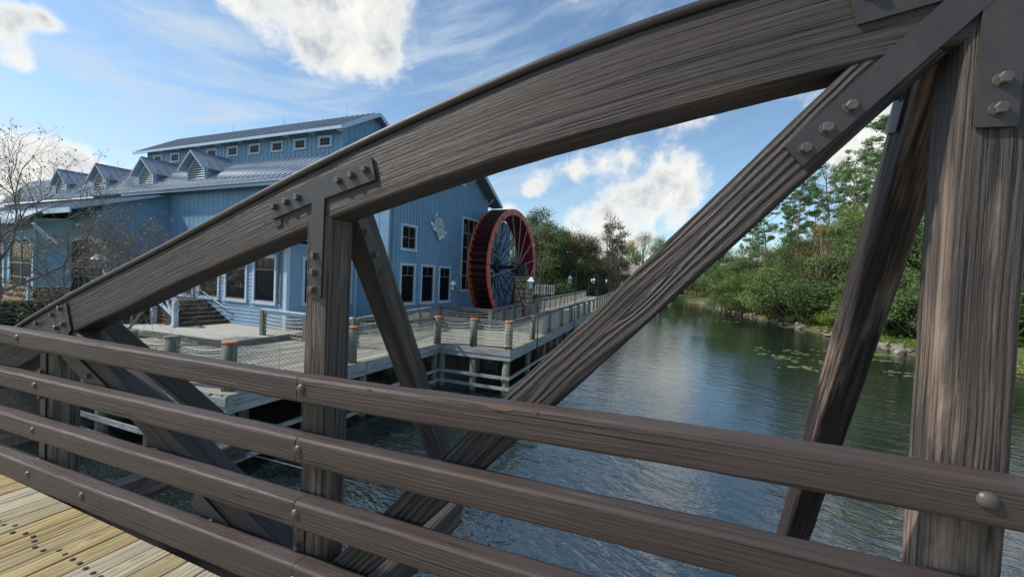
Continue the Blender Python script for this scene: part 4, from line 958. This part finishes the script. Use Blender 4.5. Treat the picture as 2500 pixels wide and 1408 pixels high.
for xx,mt in ((WX1+.02,'spoke_grey'),(WX0-.02,'wheel_iron')):
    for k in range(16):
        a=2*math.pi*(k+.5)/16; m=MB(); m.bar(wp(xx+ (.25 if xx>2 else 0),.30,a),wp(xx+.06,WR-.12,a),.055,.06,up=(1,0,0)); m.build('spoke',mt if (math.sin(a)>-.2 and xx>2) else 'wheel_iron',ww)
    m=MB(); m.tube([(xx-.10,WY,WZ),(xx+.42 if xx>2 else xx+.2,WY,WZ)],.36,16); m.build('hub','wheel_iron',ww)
for k in range(8):
    a=2*math.pi*k/8+.2; m=MB(); m.bar(wp(WX0,1.2,a),wp(WX1,2.9,a+.25),.05,.05); m.build('cross_brace','wheel_iron',ww)
m=MB(); m.tube([(.12,WY,WZ),(3.35,WY,WZ)],.13,12); m.build('axle','wheel_iron',ww)
m=MB(); m.box(2.9,3.4,WY-.32,WY+.32,.125,WZ-.02); m.box(2.95,3.3,WY-.22,WY+.22,WZ-.02,WZ+.24); m.build('bearing_block','wheel_iron',ww)
# stone pier carrying the axle
sp=thing('stone_pier','tan fieldstone pier carrying the water wheel axle','pier',(C0.x,C0.y,0),BA)
PX0,PX1,PY0,PY1=2.78,3.72,9.35,10.5; PT=.12
m=MB(); m.box(PX0+.05,PX1-.05,PY0+.05,PY1-.05,-4.6,PT-.12); m.build('core','mortar',sp)
stones(sp,(0,PY0+.05,0),(1,0,0),(0,-1,0),PX0,PX1,-3.0,PT-.12,.30,.06); stones(sp,(PX1-.05,0,0),(0,1,0),(1,0,0),PY0,PY1,-3.0,PT-.12,.30,.06); stones(sp,(PX0+.05,0,0),(0,1,0),(-1,0,0),PY0,PY1,-3.0,PT-.12,.30,.06)
m=MB(); m.box(PX0-.04,PX1+.04,PY0-.04,PY1+.04,PT-.118,PT); m.build('coping','fieldstone',sp)
# ------------------------------------------------------------------ lamps
def lamp(x,y,zb,ztop,label,ang=math.pi,reach=.38,s=1.0):
    t=thing('crook_lamp',label,'street lamp',(x,y,zb),ang,'shepherd crook lamps along the waterfront')
    H=ztop-zb; r=reach/2; pts=[(0,0,0),(0,0,H*.5),(0,0,H-r)]+[(r-r*math.cos(R(a)),0,H-r+r*math.sin(R(a))) for a in range(20,181,20)]+[(reach,0,H-r-.12)]
    m=MB(); m.tube(pts,.026,8); m.build('lamp_post','lamp_iron',t)
    zt=H-r-.10; c=reach
    m=MB(); vs=[(c+a*.15,b*.15,zt-.22) for a,b in((-1,-1),(1,-1),(1,1),(-1,1))]+[(c+a*.03,b*.03,zt-.02) for a,b in((-1,-1),(1,-1),(1,1),(-1,1))]
    m.add(vs,[(0,1,5,4),(1,2,6,5),(2,3,7,6),(3,0,4,7),(0,3,2,1),(4,5,6,7)]); m.build('lamp_hood','lamp_white',t)
    m=MB(); m.box(c-.095,c+.095,-.095,.095,zt-.50,zt-.225); g=m.build('lantern','lamp_glass',t)
    m=MB()
    for a,b in((-1,-1),(1,-1),(1,1),(-1,1)): m.box(c+a*.10-.012,c+a*.10+.012,b*.10-.012,b*.10+.012,zt-.52,zt-.22)
    for z in (-.51,-.41,-.315,-.225):
        for a in(-1,1): m.box(c-.1,c+.1,a*.1-.008,a*.1+.008,zt+z-.008,zt+z+.008); m.box(c+a*.1-.008,c+a*.1+.008,-.1,.1,zt+z-.008,zt+z+.008)
    for k in (-.033,.033):
        for a in(-1,1): m.box(c+k-.006,c+k+.006,a*.1-.008,a*.1+.008,zt-.51,zt-.225); m.box(c+a*.1-.008,c+a*.1+.008,k-.006,k+.006,zt-.51,zt-.225)
    m.build('lantern_cage','lamp_iron',g); m=MB(); m.box(c-.13,c+.13,-.13,.13,zt-.545,zt-.52); m.build('lantern_base','lamp_iron',t)
    return t
lamp(-5.48,16.9,-3.3,.38,'nearest crook lamp, standing in front of the stone wheel pier',R(188))
lamp(-5.95,25.8,-3.3,.60,'second crook lamp along the outer boardwalk edge',R(188))
lamp(-6.7,38.0,-3.3,.60,'third crook lamp along the outer boardwalk edge',R(188))
lamp(-7.9,53.0,-3.3,.60,'fourth crook lamp, small against the lodge',R(188))
lamp(-11.9,60.0,-3.3,.60,'far crook lamp behind the second lamp, before dark trees',R(5))
q=onZ(1134,760,-2.9); lamp(-10.55,19.0,-3.2,.02,'crook lamp in front of the tall gridded window, left of the wheel',R(190))
q=atD(206,13.5); lamp(q.x,q.y,-2.8,.55,'crook lamp at the arched doorway, behind the bare tree',R(25),reach=.42)
# ------------------------------------------------------------------ vegetation
def leafquads(m,c,rad,n,size,flat=.6,rng=random):
    for _ in range(n):
        while True:
            p=V((rng.uniform(-1,1),rng.uniform(-1,1),rng.uniform(-1,1)))
            if p.length<1: break
        p=p*(.55+.45*rng.random()); q=V(c)+V((p.x*rad[0],p.y*rad[1],p.z*rad[2]))
        nrm=(p+V((rng.uniform(-.9,.9),rng.uniform(-.9,.9),rng.uniform(-.3,1.1)))).normalized(); t=nrm.cross(V((rng.random()-.5,rng.random()-.5,rng.random()-.5))).normalized(); b=nrm.cross(t)
        s=size*rng.uniform(.6,1.3); 
        vs=[q-t*s*.5,q+b*s*.28*rng.uniform(.7,1.3),q+t*s*.5,q-b*s*.28]; k=len(m.v); m.v+=vs; m.g+=vs; m.f.append((k,k+1,k+2,k+3)); m.sm.append(False)
def limb(m,p0,p1,r0,r1,n=5,wob=.12,k=4):
    p0=V(p0);p1=V(p1);pts=[];rs=[]; L=(p1-p0).length
    for i in range(k+1):
        t=i/k; o=V((random.uniform(-1,1),random.uniform(-1,1),random.uniform(-.4,.4)))*L*wob*(math.sin(math.pi*t)) ; pts.append(p0.lerp(p1,t)+o); rs.append(r0+(r1-r0)*t)
    m.tube(pts,rs,n,cap=False); return pts
def broad(h,w,leaves,size,clumps=26,low=.18,mat='leaf_mid',bark='bark',seed=1,dens=1.0,label=None):
    random.seed(seed); tm=MB(); lm=MB(); trunk=limb(tm,(0,0,-.3),(random.uniform(-.5,.5),random.uniform(-.5,.5),h*.6),h*.022,h*.010,7,.04,5)
    for i in range(clumps):
        a=random.uniform(0,2*math.pi); zf=low+(1-low)*((i+.5)/clumps)**.85; prof=math.sin(math.pi*min(1,max(.08,(zf-low+.12)/(1.12-low))))**.6
        rr=w*.5*prof*random.uniform(.35,1.0); c=V((rr*math.cos(a),rr*math.sin(a),h*zf*random.uniform(.93,1.02))); base=trunk[min(5,max(1,int(zf*5*.8)))]
        limb(tm,base,c,h*.007,h*.0025,4,.08,3)
        cr=w*random.uniform(.13,.24); leafquads(lm,c,(cr,cr,cr*.72),int(leaves/clumps*random.uniform(.7,1.3)),size)
    return tm,lm,mat,bark
def pine(h,leaves,size,seed=1,mat='leaf_pine',frac=.42,w=.17):
    random.seed(seed); tm=MB(); lm=MB(); t=limb(tm,(0,0,-.3),(random.uniform(-.6,.6),random.uniform(-.6,.6),h),h*.0115,h*.003,7,.012,7)
    nb=20
    for i in range(nb):
        zf=1-frac*(i/nb)**.9; a=i*2.4+random.uniform(-.5,.5); L=h*w*(.35+.65*math.sin(math.pi*min(1,(1.02-zf)/frac*.8+.12)))*random.uniform(.6,1.15)
        b=V((0,0,h*zf))+V((t[-1].x*zf,t[-1].y*zf,0)); e=b+V((math.cos(a)*L,math.sin(a)*L,L*random.uniform(.0,.95))); limb(tm,b,e,h*.0032,h*.001,4,.08,3)
        for k in range(5):
            q=b.lerp(e,random.uniform(.4,1.05))+V((random.uniform(-1,1),random.uniform(-1,1),random.uniform(-.6,1)))*h*.03; cr=h*random.uniform(.016,.036)
            leafquads(lm,q,(cr*1.2,cr*1.2,cr*.8),int(leaves/nb/5),size)
    for i in range(6):
        zf=random.uniform(.3,1-frac); a=random.uniform(0,6.3); b=V((0,0,h*zf)); limb(tm,b,b+V((math.cos(a),math.sin(a),.2))*h*.06,h*.0022,h*.0006,3,.1,2)
    return tm,lm,mat,'pine_bark'
def proto(name,parts,label,cat,group=None):
    tm,lm,mat,bark=parts; o=thing(name,label,cat,group=group)
    a=tm.build('trunk',bark,o); 
    if lm.v: lm.build('crown',mat,o)
    return o
PRO={}
PRO['oak']=lambda s: proto('broadleaf_tree',broad(10,8.5,9500,.30,34,.12,'leaf_dark',seed=s),'','tree')
protos={}
def mk(key,fn):
    protos[key]=fn
mk('oak1',proto('broadleaf_tree',broad(10,9,21000,.165,44,.10,'leaf_dark',seed=11),'','tree'))
mk('oak2',proto('broadleaf_tree',broad(10,8,18000,.165,38,.14,'leaf_dark',seed=12),'','tree'))
mk('brown',proto('broadleaf_tree',broad(10,8,16000,.15,38,.12,'leaf_brown',seed=13),'','tree'))
mk('mid1',proto('broadleaf_tree',broad(10,8,18000,.155,40,.08,'leaf_mid',seed=14),'','tree'))
mk('mid2',proto('broadleaf_tree',broad(10,6.5,14000,.15,36,.1,'leaf_mid',seed=15),'','tree'))
mk('bright',proto('broadleaf_tree',broad(10,7.5,13000,.16,34,.15,'leaf_bright',seed=16),'','tree'))
mk('rust',proto('rust_tree',broad(10,6,6500,.12,46,.35,'leaf_rust','pale_bark',seed=17),'','tree'))
mk('thin',proto('thin_tree',broad(10,4.2,5500,.14,32,.35,'leaf_brown','pale_bark',seed=18),'','tree'))
mk('pine1',proto('pine_tree',pine(10,11000,.095,21),'','pine tree'))
mk('pine2',proto('pine_tree',pine(10,10000,.095,22,frac=.32,w=.20),'','pine tree'))
mk('pine3',proto('pine_tree',pine(10,10000,.095,23,frac=.52,w=.14),'','pine tree'))
def bushp(w,h,n,size,mat,seed):
    random.seed(seed); tm=MB(); lm=MB()
    for i in range(14):
        a=random.uniform(0,6.28); r=w*.42*random.random()**.6; c=V((r*math.cos(a),r*math.sin(a),h*random.uniform(.25,.85)*(1-.35*r/w))); limb(tm,(r*.3*math.cos(a),r*.3*math.sin(a),-.2),c,.04,.012,4,.06,2)
        cr=w*random.uniform(.15,.24); leafquads(lm,c,(cr,cr,cr*.8*h/w+.1),n//14,size)
    return tm,lm,mat,'bark'
mk('bush1',proto('bush',bushp(4,3.2,10000,.10,'leaf_mid',31),'','bush'))
mk('bush2',proto('bush',bushp(4,3.0,9000,.10,'leaf_dark',32),'','bush'))
mk('bush3',proto('bush',bushp(4,2.6,9000,.10,'leaf_bright',33),'','bush'))
random.seed(99); USED={}
def place(key,x,y,h,label,group=None,z=None,sw=1.0,rot=None):
    src=protos[key]; first=key not in USED; USED[key]=1
    o=src if first else copy_tree(src)
    o.location=(x,y,gz(x,y)-.05 if z is None else z); s=h/10 if not key.startswith('bush') else h/3.0
    o.scale=(s*sw,s*sw,s); o.rotation_euler=(0,0,random.uniform(0,6.28) if rot is None else rot)
    o['label']=label
    if group: o['group']=group
    return o
def hgt(px,ytop,d):    # height above the ground of something reaching ytop in the column px
    v=ray(px,ytop)*d; return v.z
FG='trees beyond the end of the boardwalk'
for key,px,yt,d,sw,lab in (
 ('oak1',1262,545,78,1.1,'dark green tree rising directly behind the water wheel'),
 ('oak2',1312,520,84,1.0,'dark tree crown just right of the wheel rim'),
 ('thin',1322,555,74,1.2,'sparse grey-topped tree right of the wheel rim'),
 ('oak1',1338,560,76,1.1,'broad dark green tree behind the nearest lantern'),
 ('oak2',1372,566,80,1.15,'dark green tree behind the second lantern'),
 ('brown',1405,570,78,1.1,'brown-leaved tree left of the tall sparse tree'),
 ('brown',1442,578,80,1.0,'second brown-leaved tree, just before the tall sparse tree'),
 ('oak1',1425,600,86,1.0,'low dark tree behind the brown-leaved trees'),
 ('thin',1487,532,88,1.15,'tall sparse tree with tufted crown standing above the dark trees'),
 ('thin',1508,575,90,1.0,'small sparse tree right of the tall tufted one'),
 ('mid1',1462,640,98,.7,'green tree left of the lodge'),
 ('bright',1532,596,112,.9,'bright yellow-green tree above the lodge roof'),
 ('rust',1562,568,116,1.1,'rust-leaved autumn tree behind the bright green tree'),
 ('mid1',1612,585,130,.9,'green tree right of the rust-leaved tree'),
 ('mid2',1655,600,135,1.1,'far tree behind the slanting brace, left part'),
 ('oak2',1700,615,120,1.0,'far dark tree behind the yellow house'),
 ('mid1',1745,600,112,1.0,'green tree right of the yellow house'),
 ('bright',1590,640,118,.8,'low bright tree beside the lodge')):
    p=atD(px,d); place(key,p.x,p.y,hgt(px,yt,d)-gz(p.x,p.y),lab,FG,sw=sw)
RG='trees on the right bank'
for key,px,yt,d,sw,lab in (
 ('pine1',1838,560,72,1,'leftmost pine on the right bank, above the brace'),
 ('pine2',1872,520,68,1,'second pine from the left on the right bank'),
 ('pine3',1905,478,64,1,'pine with flat top just clear of the brace'),
 ('pine1',1938,452,60,1,'pine standing between the brace and the umbrella-shaped pines'),
 ('pine3',1965,520,66,1,'slim shorter pine behind the bank trees'),
 ('pine2',2030,420,56,1,'umbrella-shaped pine, left of the tall pair'),
 ('pine1',2068,402,58,1,'tall pine, left of the pair'),
 ('pine2',2100,425,60,1,'tall pine, right of the pair'),
 ('pine1',2158,330,46,1.1,'tallest pine, against the lit edge of the raking strut'),
 ('pine3',2190,300,42,1,'pine behind the top of the raking strut'),
 ('oak2',1772,612,74,1.0,'dark rounded tree at the left end of the right bank'),
 ('mid1',1815,628,66,1.1,'green tree above the bank bushes, below the leftmost pine'),
 ('brown',1862,618,62,1.0,'brownish tree among the pine trunks'),
 ('mid2',1905,605,58,1.2,'slim green tree under the flat-topped pine'),
 ('mid1',1835,592,84,1.2,'light green tree filling the gap behind the leftmost pine'),
 ('mid2',1925,575,72,1.3,'light green slender tree behind the flat-topped pine'),
 ('bright',1990,585,66,1.2,'yellow-green tree behind the rusty tree'),
 ('mid1',2060,560,64,1.3,'light green tree filling behind the tall pine pair'),
 ('oak1',1955,590,54,1.0,'dark green tree left of the rusty tree'),
 ('rust',2005,545,52,1.1,'rusty brown thin-leaved tree on the right bank'),
 ('brown',2045,520,54,1.0,'brown leafed tree under the tall pines'),
 ('mid1',2085,515,50,1.0,'full green tree left of the raking strut'),
 ('oak2',2130,530,46,1.1,'dark grey-green tree behind the raking strut'),
 ('oak1',2200,560,40,1.2,'dark green tree between the strut and the right post'),
 ('oak2',2262,470,40,1.2,'dark tree hidden mostly by the right post'),
 ('mid1',2330,500,38,1.2,'green tree behind the right post'),
 ('oak1',2420,520,36,1.2,'dark tree behind the right edge of the right post'),
 ('mid2',2500,560,34,1.3,'green tree at the right edge of the view'),
 ('oak2',2620,500,36,1.3,'dark tree beyond the right edge'),
 ('oak1',1800,650,95,1.4,'broad dark tree in the back row, left'),
 ('brown',1880,640,90,1.5,'broad green tree in the back row, middle'),
 ('oak2',1985,600,80,1.5,'broad dark tree in the back row, right'),
 ('oak1',2090,590,66,1.5,'dark tree deep behind the bank')):
    p=atD(px,d); place(key,p.x,p.y,hgt(px,yt,d)-gz(p.x,p.y),lab,RG,sw=sw)
BG='bushes along the right bank'
bl=[('bush2',1752,690,80),('bush1',1775,665,74),('bush2',1800,690,70),('bush1',1828,655,66),('bush1',1858,650,61),('bush2',1885,668,57),('bush1',1905,645,56),('bush1',1940,650,52),('bush2',1968,640,49),('bush1',1990,690,48),('bush2',2010,660,47),('bush3',2052,735,43),('bush1',2030,690,46),('bush3',2085,690,42),('bush2',2110,660,41),('bush3',2140,740,39),('bush1',2170,670,39),('bush2',2210,640,36),('bush3',2215,790,35),('bush1',2250,700,34),('bush2',2310,650,33),('bush1',2400,660,31),('bush3',2490,840,29),('bush1',2540,660,29),('bush2',2480,700,31),('bush3',2165,790,36),('bush3',2105,775,40.5),('bush3',1985,752,47),('bush1',1860,740,59),('bush3',1945,745,50),('bush2',1920,720,53.5)]
locs=['at the left end of the right bank, beside the lawn','second from the left end, overhanging still water','beside the leftmost pine','large and rounded, directly below the brace edge','next to the rounded one, taller than wide','in shade below the brownish tree','leaning out over the lily pads','below the flat-topped pine','in a shaded hollow by the water','low behind the shoreline, under the rusty tree','between two brighter shrubs','left of the raking strut at the waterline','behind the bare shrub on the bank','just left of the raking strut, lit yellow','tall, against the raking strut','low, hidden by the raking strut','behind the raking strut','between raking strut and right post, tall','between raking strut and right post, at the rocks','left edge of the right post','behind the right post','behind the right post, right part','at the right edge of the view, bright and low','beyond the right edge of the view','right of the right post, shaded','behind the strut at the rocky waterline','low beside the strut, above the algae','small, halfway along the bank at the waterline','small, below the brownish tree at the waterline','small, right of the lily pads at the waterline','small and shaded, halfway along the bank']
for i,(k,px,yt,d) in enumerate(bl):
    p=atD(px,d); sd=sdist(p.x,p.y)
    q=p.copy()
    for _ in range(12):
        if sdist(q.x,q.y)<.9: q.x+=.6; q.y+=.25
    col={'bush1':'mid green','bush2':'dark green','bush3':'bright yellow-green'}[k]
    place(k,q.x,q.y,max(1.0,hgt(px,yt,d)-gz(q.x,q.y)),'%s bush %s'%(col,locs[i]),BG,sw=random.uniform(1.0,1.4))
def fringe():
    random.seed(41); m=MB()
    for i in range(8,len(SHORE)-2):
        a=V((*SHORE[i],0));b=V((*SHORE[i+1],0)); L=(b-a).length; n=int(L*(60 if a.y<60 else 18))
        for k in range(n):
            p=a.lerp(b,random.random()); x=p.x+.35+abs(random.gauss(0,.8)); y=p.y+random.uniform(-.4,.4)
            if noise.noise(V((x*.5,y*.5,7)))<-.12: continue
            h=random.uniform(.15,.65); leafquads(m,(x,y,gz(x,y)+h*.5),(.28,.28,h*.6),5,.13)
    tag(m.build('bank_growth','leaf_bright'),'low yellow-green ground cover fringing the right bank','ground cover',kind='stuff')
fringe()
# far shore hedge and lawn shrubs
for i,(px,d,h) in enumerate(((1668,128,3),(1645,127,2.2),(1760,116,4.0),(1735,118,4.5),(1625,130,3.2),(1602,128,2.5),(1612,118,3),(1448,100,2.2),(1432,96,2.2),(1415,92,2.4))):
    p=atD(px,d); place('bush2' if i%2 else 'bush1',p.x,p.y,h,'distant shrub on the far shore lawn, %s'%(['left of the yellow house','low, beside the slanting brace','tall, nearest the right bank bushes','at the right end of the lawn','behind the slanting brace','behind the brace, near the lodge','right of the lodge','left of the lodge, tallest','left of the lodge, low','below the brown-leaved trees'][i]),'shrubs on the far shore',sw=1.5)
# distant woodland that closes the horizon
def woodland():
    random.seed(5); m=MB()
    for i in range(150):
        a=R(-62+124*i/149)+random.uniform(-.01,.01)-YAW*0; d=random.uniform(165,230); x=math.sin(a-YAW)*d; y=math.cos(a-YAW)*d
        h=random.uniform(9,15); z0=gz(x,y)
        for k in range(7):
            c=(x+random.uniform(-4,4),y+random.uniform(-4,4),z0+h*random.uniform(.15,.9)); leafquads(m,c,(4.2,4.2,h*.22),170,.75)
    tag(m.build('woodland','leaf_dark'),'distant dark woodland closing the view behind everything','woodland',kind='stuff')
woodland()
# bare crepe myrtles
def bare_tree(px,d,h,label,seed,spread=.5,leafn=900,nst=6,lean=(0,0),ML=6):
    random.seed(seed); p=atD(px,d); t=thing('bare_tree',label,'tree',(p.x,p.y,-2.85)); tm=MB(); lm=MB(); tips=[]
    def grow(p,dv,L,r,lev):
        k=3; q=p; pts=[p]; rs=[r]
        for i in range(k):
            dv=(dv+V((random.uniform(-1,1),random.uniform(-1,1),random.uniform(-.5,.8)))*.17).normalized(); q=q+dv*L/k; pts.append(q); rs.append(r*(1-.35*(i+1)/k))
        tm.tube(pts,rs,5 if lev<2 else 3,cap=False)
        if lev>=ML: tips.append(q); return
        n=random.choice((2,3,3)) if lev<4 else 3
        for i in range(n):
            a=random.uniform(0,6.28); sp=random.uniform(.35,.85); x=dv.cross(V((math.cos(a),math.sin(a),.3))).normalized()
            grow(pts[-1] if i<2 else pts[-2],(dv*math.cos(sp)+x*math.sin(sp)+V((lean[0],lean[1],.08))*.25).normalized(),L*random.uniform(.66,.84),r*.60,lev+1)
    for i in range(nst):
        a=6.28*i/nst+random.uniform(-.3,.3); grow(V((math.cos(a)*.15,math.sin(a)*.15,0)),V((math.cos(a)*spread,math.sin(a)*spread,1)).normalized(),h*.29,h*.011,0)
    tm.build('branches','twig',t); random.shuffle(tips)
    for q in tips[:leafn]: leafquads(lm,q,(.12,.12,.10),4,.055)
    lm.build('seed_pods','leaf_pod',t)
bare_tree(245,12.6,4.9,'bare twiggy tree in front of the blue wall, left of the bridge chord',3,.70,3200,5)
bare_tree(-100,10.5,6.8,'bare tree at the left edge reaching up against the sky',8,.34,1200,5,lean=(.10,.02),ML=6)
# clipped hedge and dark shrub
def hedge(name,pts,w,h,n,label,z0):
    random.seed(3); m=MB()
    for i in range(len(pts)-1):
        a=V((*pts[i],0));b=V((*pts[i+1],0)); L=(b-a).length; d=(b-a).normalized(); nn=V((-d.y,d.x,0))
        for k in range(int(n*L)):
            face=random.choice((0,0,1,2)); u=random.random()*L
            if face==0: q=a+d*u+nn*random.uniform(-w/2,w/2)+V((0,0,z0+h*random.uniform(.93,1.03)))
            else: q=a+d*u+nn*(w/2*(1 if face==1 else -1)*random.uniform(.9,1.04))+V((0,0,z0+h*random.random()))
            leafquads(m,q,(.05,.05,.05),1,.075)
    o=m.build(name,'leaf_hedge'); c=MB()
    tag(o,label,'hedge'); 
    for i in range(len(pts)-1): c.bar((*pts[i],z0+h*.46),(*pts[i+1],z0+h*.46),w*.9,h*.9)
    c.build('hedge_core','leaf_hedge',o)
p0=onZ(-60,752,-2.0);p1=onZ(112,748,-2.0); hedge('hedge',[(p0.x,p0.y),(p1.x,p1.y)],.8,1.05,2600,'clipped green hedge at the left, before the stone base',-2.85)
p0=onZ(290,745,-1.95);p1=onZ(392,745,-1.95); hedge('dark_hedge',[(p0.x,p0.y),(p1.x,p1.y)],1.4,.85,2600,'dark clipped shrub below the bow chord, left of the steps',-2.80)
# white handrail post before the bay
p=onZ(70,740,-2.75); t=thing('white_post','white square post with a short sloping rail, before the stone bay','post',(p.x,p.y,-2.85),world=True)
m=MB(); m.box(p.x-.07,p.x+.07,p.y-.07,p.y+.07,-2.85,-1.25); m.build('post_shaft','trim_white',t); m=MB(); m.bar((p.x-.07,p.y,-1.27),(p.x+.9,p.y+.5,-.95),.08,.08); m.build('rail','trim_white',t)
# ------------------------------------------------------------------ far lodge, yellow house, picket fence
def lodge():
    c=atD(1522,104); t=thing('lodge','distant two-storey lodge with brown roof, white balcony rails and stairs','house',(c.x,c.y,-3.0),R(12))
    m=MB(); m.box(-6,8,0,7,0,5.2); m.build('wall','lodge_wall',t)
    m=MB(); m.prism([(-7,-2.2,4.9),(9,-2.2,4.9),(6,3.5,7.6),(-4,3.5,7.6)],(0,0,-.25)); m.prism([(9,-2.2,4.9),(9,9,4.9),(6,3.5,7.6)],(0,0,-.25)); m.prism([(-7,-2.2,4.9),(-4,3.5,7.6),(-7,9,4.9)],(0,0,-.25)); m.build('roof','lodge_roof',t)
    for z in (.05,2.6):
        m=MB(); m.box(-6.6,8.6,-1.9,0,z,z+.18); o=m.build('balcony','lodge_white',t)
        m=MB(); m.box(-6.6,8.6,-1.9,-1.8,z+1.0,z+1.1); m.box(-6.6,8.6,-1.9,-1.8,z+.3,z+.38)
        x=-6.6
        while x<8.6: m.box(x,x+.07,-1.88,-1.82,z+.38,z+1.0); x+=.22
        m.build('balustrade','lodge_white',o)
    for x in (-6.5,-3.5,-.5,2.5,5.5,8.4): m=MB(); m.box(x-.1,x+.1,-1.9,-1.7,0,4.7); m.build('column','lodge_white',t)
    for x in (-4.5,-1.5,1.5,4.5):
        for z in (.4,2.95): m=MB(); m.box(x-.5,x+.5,-.04,-.003,z,z+1.7); m.build('window','glass',t)
lodge()
def yellow(px,d,w,lab):
    c=atD(px,d); t=thing('yellow_house',lab,'house',(c.x,c.y,-2.9),R(5)); m=MB(); m.box(-w/2,w/2,0,6,0,4.0); m.build('wall','yellow_wall',t)
    m=MB(); m.prism([(-w/2-.6,-.6,3.9),(w/2+.6,-.6,3.9),(w/2,3,5.6),(-w/2,3,5.6)],(0,0,-.2)); m.build('roof','lodge_roof',t)
    for x in (-w*.25,w*.25): m=MB(); m.box(x-.45,x+.45,-.03,-.003,1.2,2.7); m.build('window','glass',t)
yellow(1705,128,7,'pale yellow house glimpsed through trees across the water'); yellow(1780,120,5,'second yellow house, nearly hidden by the right bank bushes')
def picket(px,d,w,lab):
    c=atD(px,d); t=thing('picket_fence',lab,'fence',(c.x,c.y,-2.5),R(18),'white picket sections under the dark trees'); m=MB(); m.box(-w/2,w/2,-.03,.03,1.45,1.55); m.box(-w/2,w/2,-.03,.03,.5,.6); m.build('rail','lodge_white',t)
    x=-w/2
    while x<w/2: m=MB(); m.box(x,x+.12,-.06,-.031,.2,1.7); m.build('picket','lodge_white',t); x+=.32
picket(1320,60,1.6,'white picket section just right of the stone pier'); picket(1342,60,1.4,'white picket section behind the nearest lamp post, right one')
# ------------------------------------------------------------------ bank rocks and lily pads
random.seed(12); rp=[]
for k in range(5):
    m=MB(); bm=bmesh.new(); bmesh.ops.create_icosphere(bm,subdivisions=1,radius=.5)
    for v in bm.verts: v.co*=random.uniform(.7,1.25); v.co.z*=.6
    m.add([v.co.copy() for v in bm.verts],[tuple(v.index for v in f.verts) for f in bm.faces]); bm.free(); o=m.build('bank_rock','rock_grey'); tag(o,'grey riprap rock at the water line of the right bank','rock','riprap rocks along the right bank'); rp.append(o)
pts=[]
for i in range(10,len(SHORE)-2):
    a=V((*SHORE[i],0));b=V((*SHORE[i+1],0)); n=int((b-a).length*(1.2 if SHORE[i][1]>60 else 4.2))
    for k in range(n): pts.append(a.lerp(b,random.random()))
random.shuffle(pts)
for i,p in enumerate(pts[:240]):
    o=rp[i] if i<5 else rp[i%5].copy()
    if i>=5: COL.objects.link(o)
    s=random.uniform(.35,.95); o.scale=(s,s*random.uniform(.7,1.2),s); x=p.x+random.uniform(-.3,1.1); y=p.y+random.uniform(-.3,.5); o.location=(x,y,max(gz(x,y),ZW)+.08); o.rotation_euler=(random.uniform(-.4,.4),random.uniform(-.4,.4),random.uniform(0,6))
m=MB(); n=12; vs=[(0,0,.0)]+[(.17*math.cos(R(20+320*i/n)),.17*math.sin(R(20+320*i/n)),.004) for i in range(n+1)]
vs2=[(x,y,z-.012) for x,y,z in vs[1:]]
m.add(vs+vs2,[(0,i,i+1) for i in range(1,n+1)]+[(i,i+n+1,i+n+2,i+1) for i in range(1,n+1)]); lp=m.build('lily_pad','lily'); tag(lp,'small green lily pad floating near the right bank','lily pad','lily pads floating near the right bank')
cl=[(1905,870,16),(1880,850,8),(1960,880,14),(1990,902,26),(2070,905,12),(2010,855,8),(2160,880,14),(2180,908,10),(1770,775,8),(1740,782,8),(2230,920,10),(1940,862,9)]
first=True
for px,py,n in cl:
    c=onZ(px,py,ZW+.016)
    for k in range(n):
        o=lp if first else lp.copy()
        if not first: COL.objects.link(o)
        first=False
        o.location=(c.x+random.gauss(0,.9)*c.y/35,c.y+random.gauss(0,.35),ZW+.018+random.random()*.004); s=random.uniform(.35,1.0)*(1 if py>800 else 1.6); o.scale=(s,s,1); o.rotation_euler=(0,0,random.uniform(0,6.28))
# algae mat by the shore
m=MB()
for (px,py,rx,ry) in ((2110,862,2.2,.35),(1945,800,1.6,.4)):
    c=onZ(px,py,ZW+.01); k=20; vs=[(c.x+rx*math.cos(2*math.pi*i/k)*random.uniform(.7,1.1),c.y+ry*2*math.sin(2*math.pi*i/k)*random.uniform(.7,1.1),ZW+.008) for i in range(k)]; m.add(vs,[tuple(range(k))])
tag(m.build('algae_mat','leaf_bright'),'yellow-green algae film floating at the bank','algae',kind='stuff')
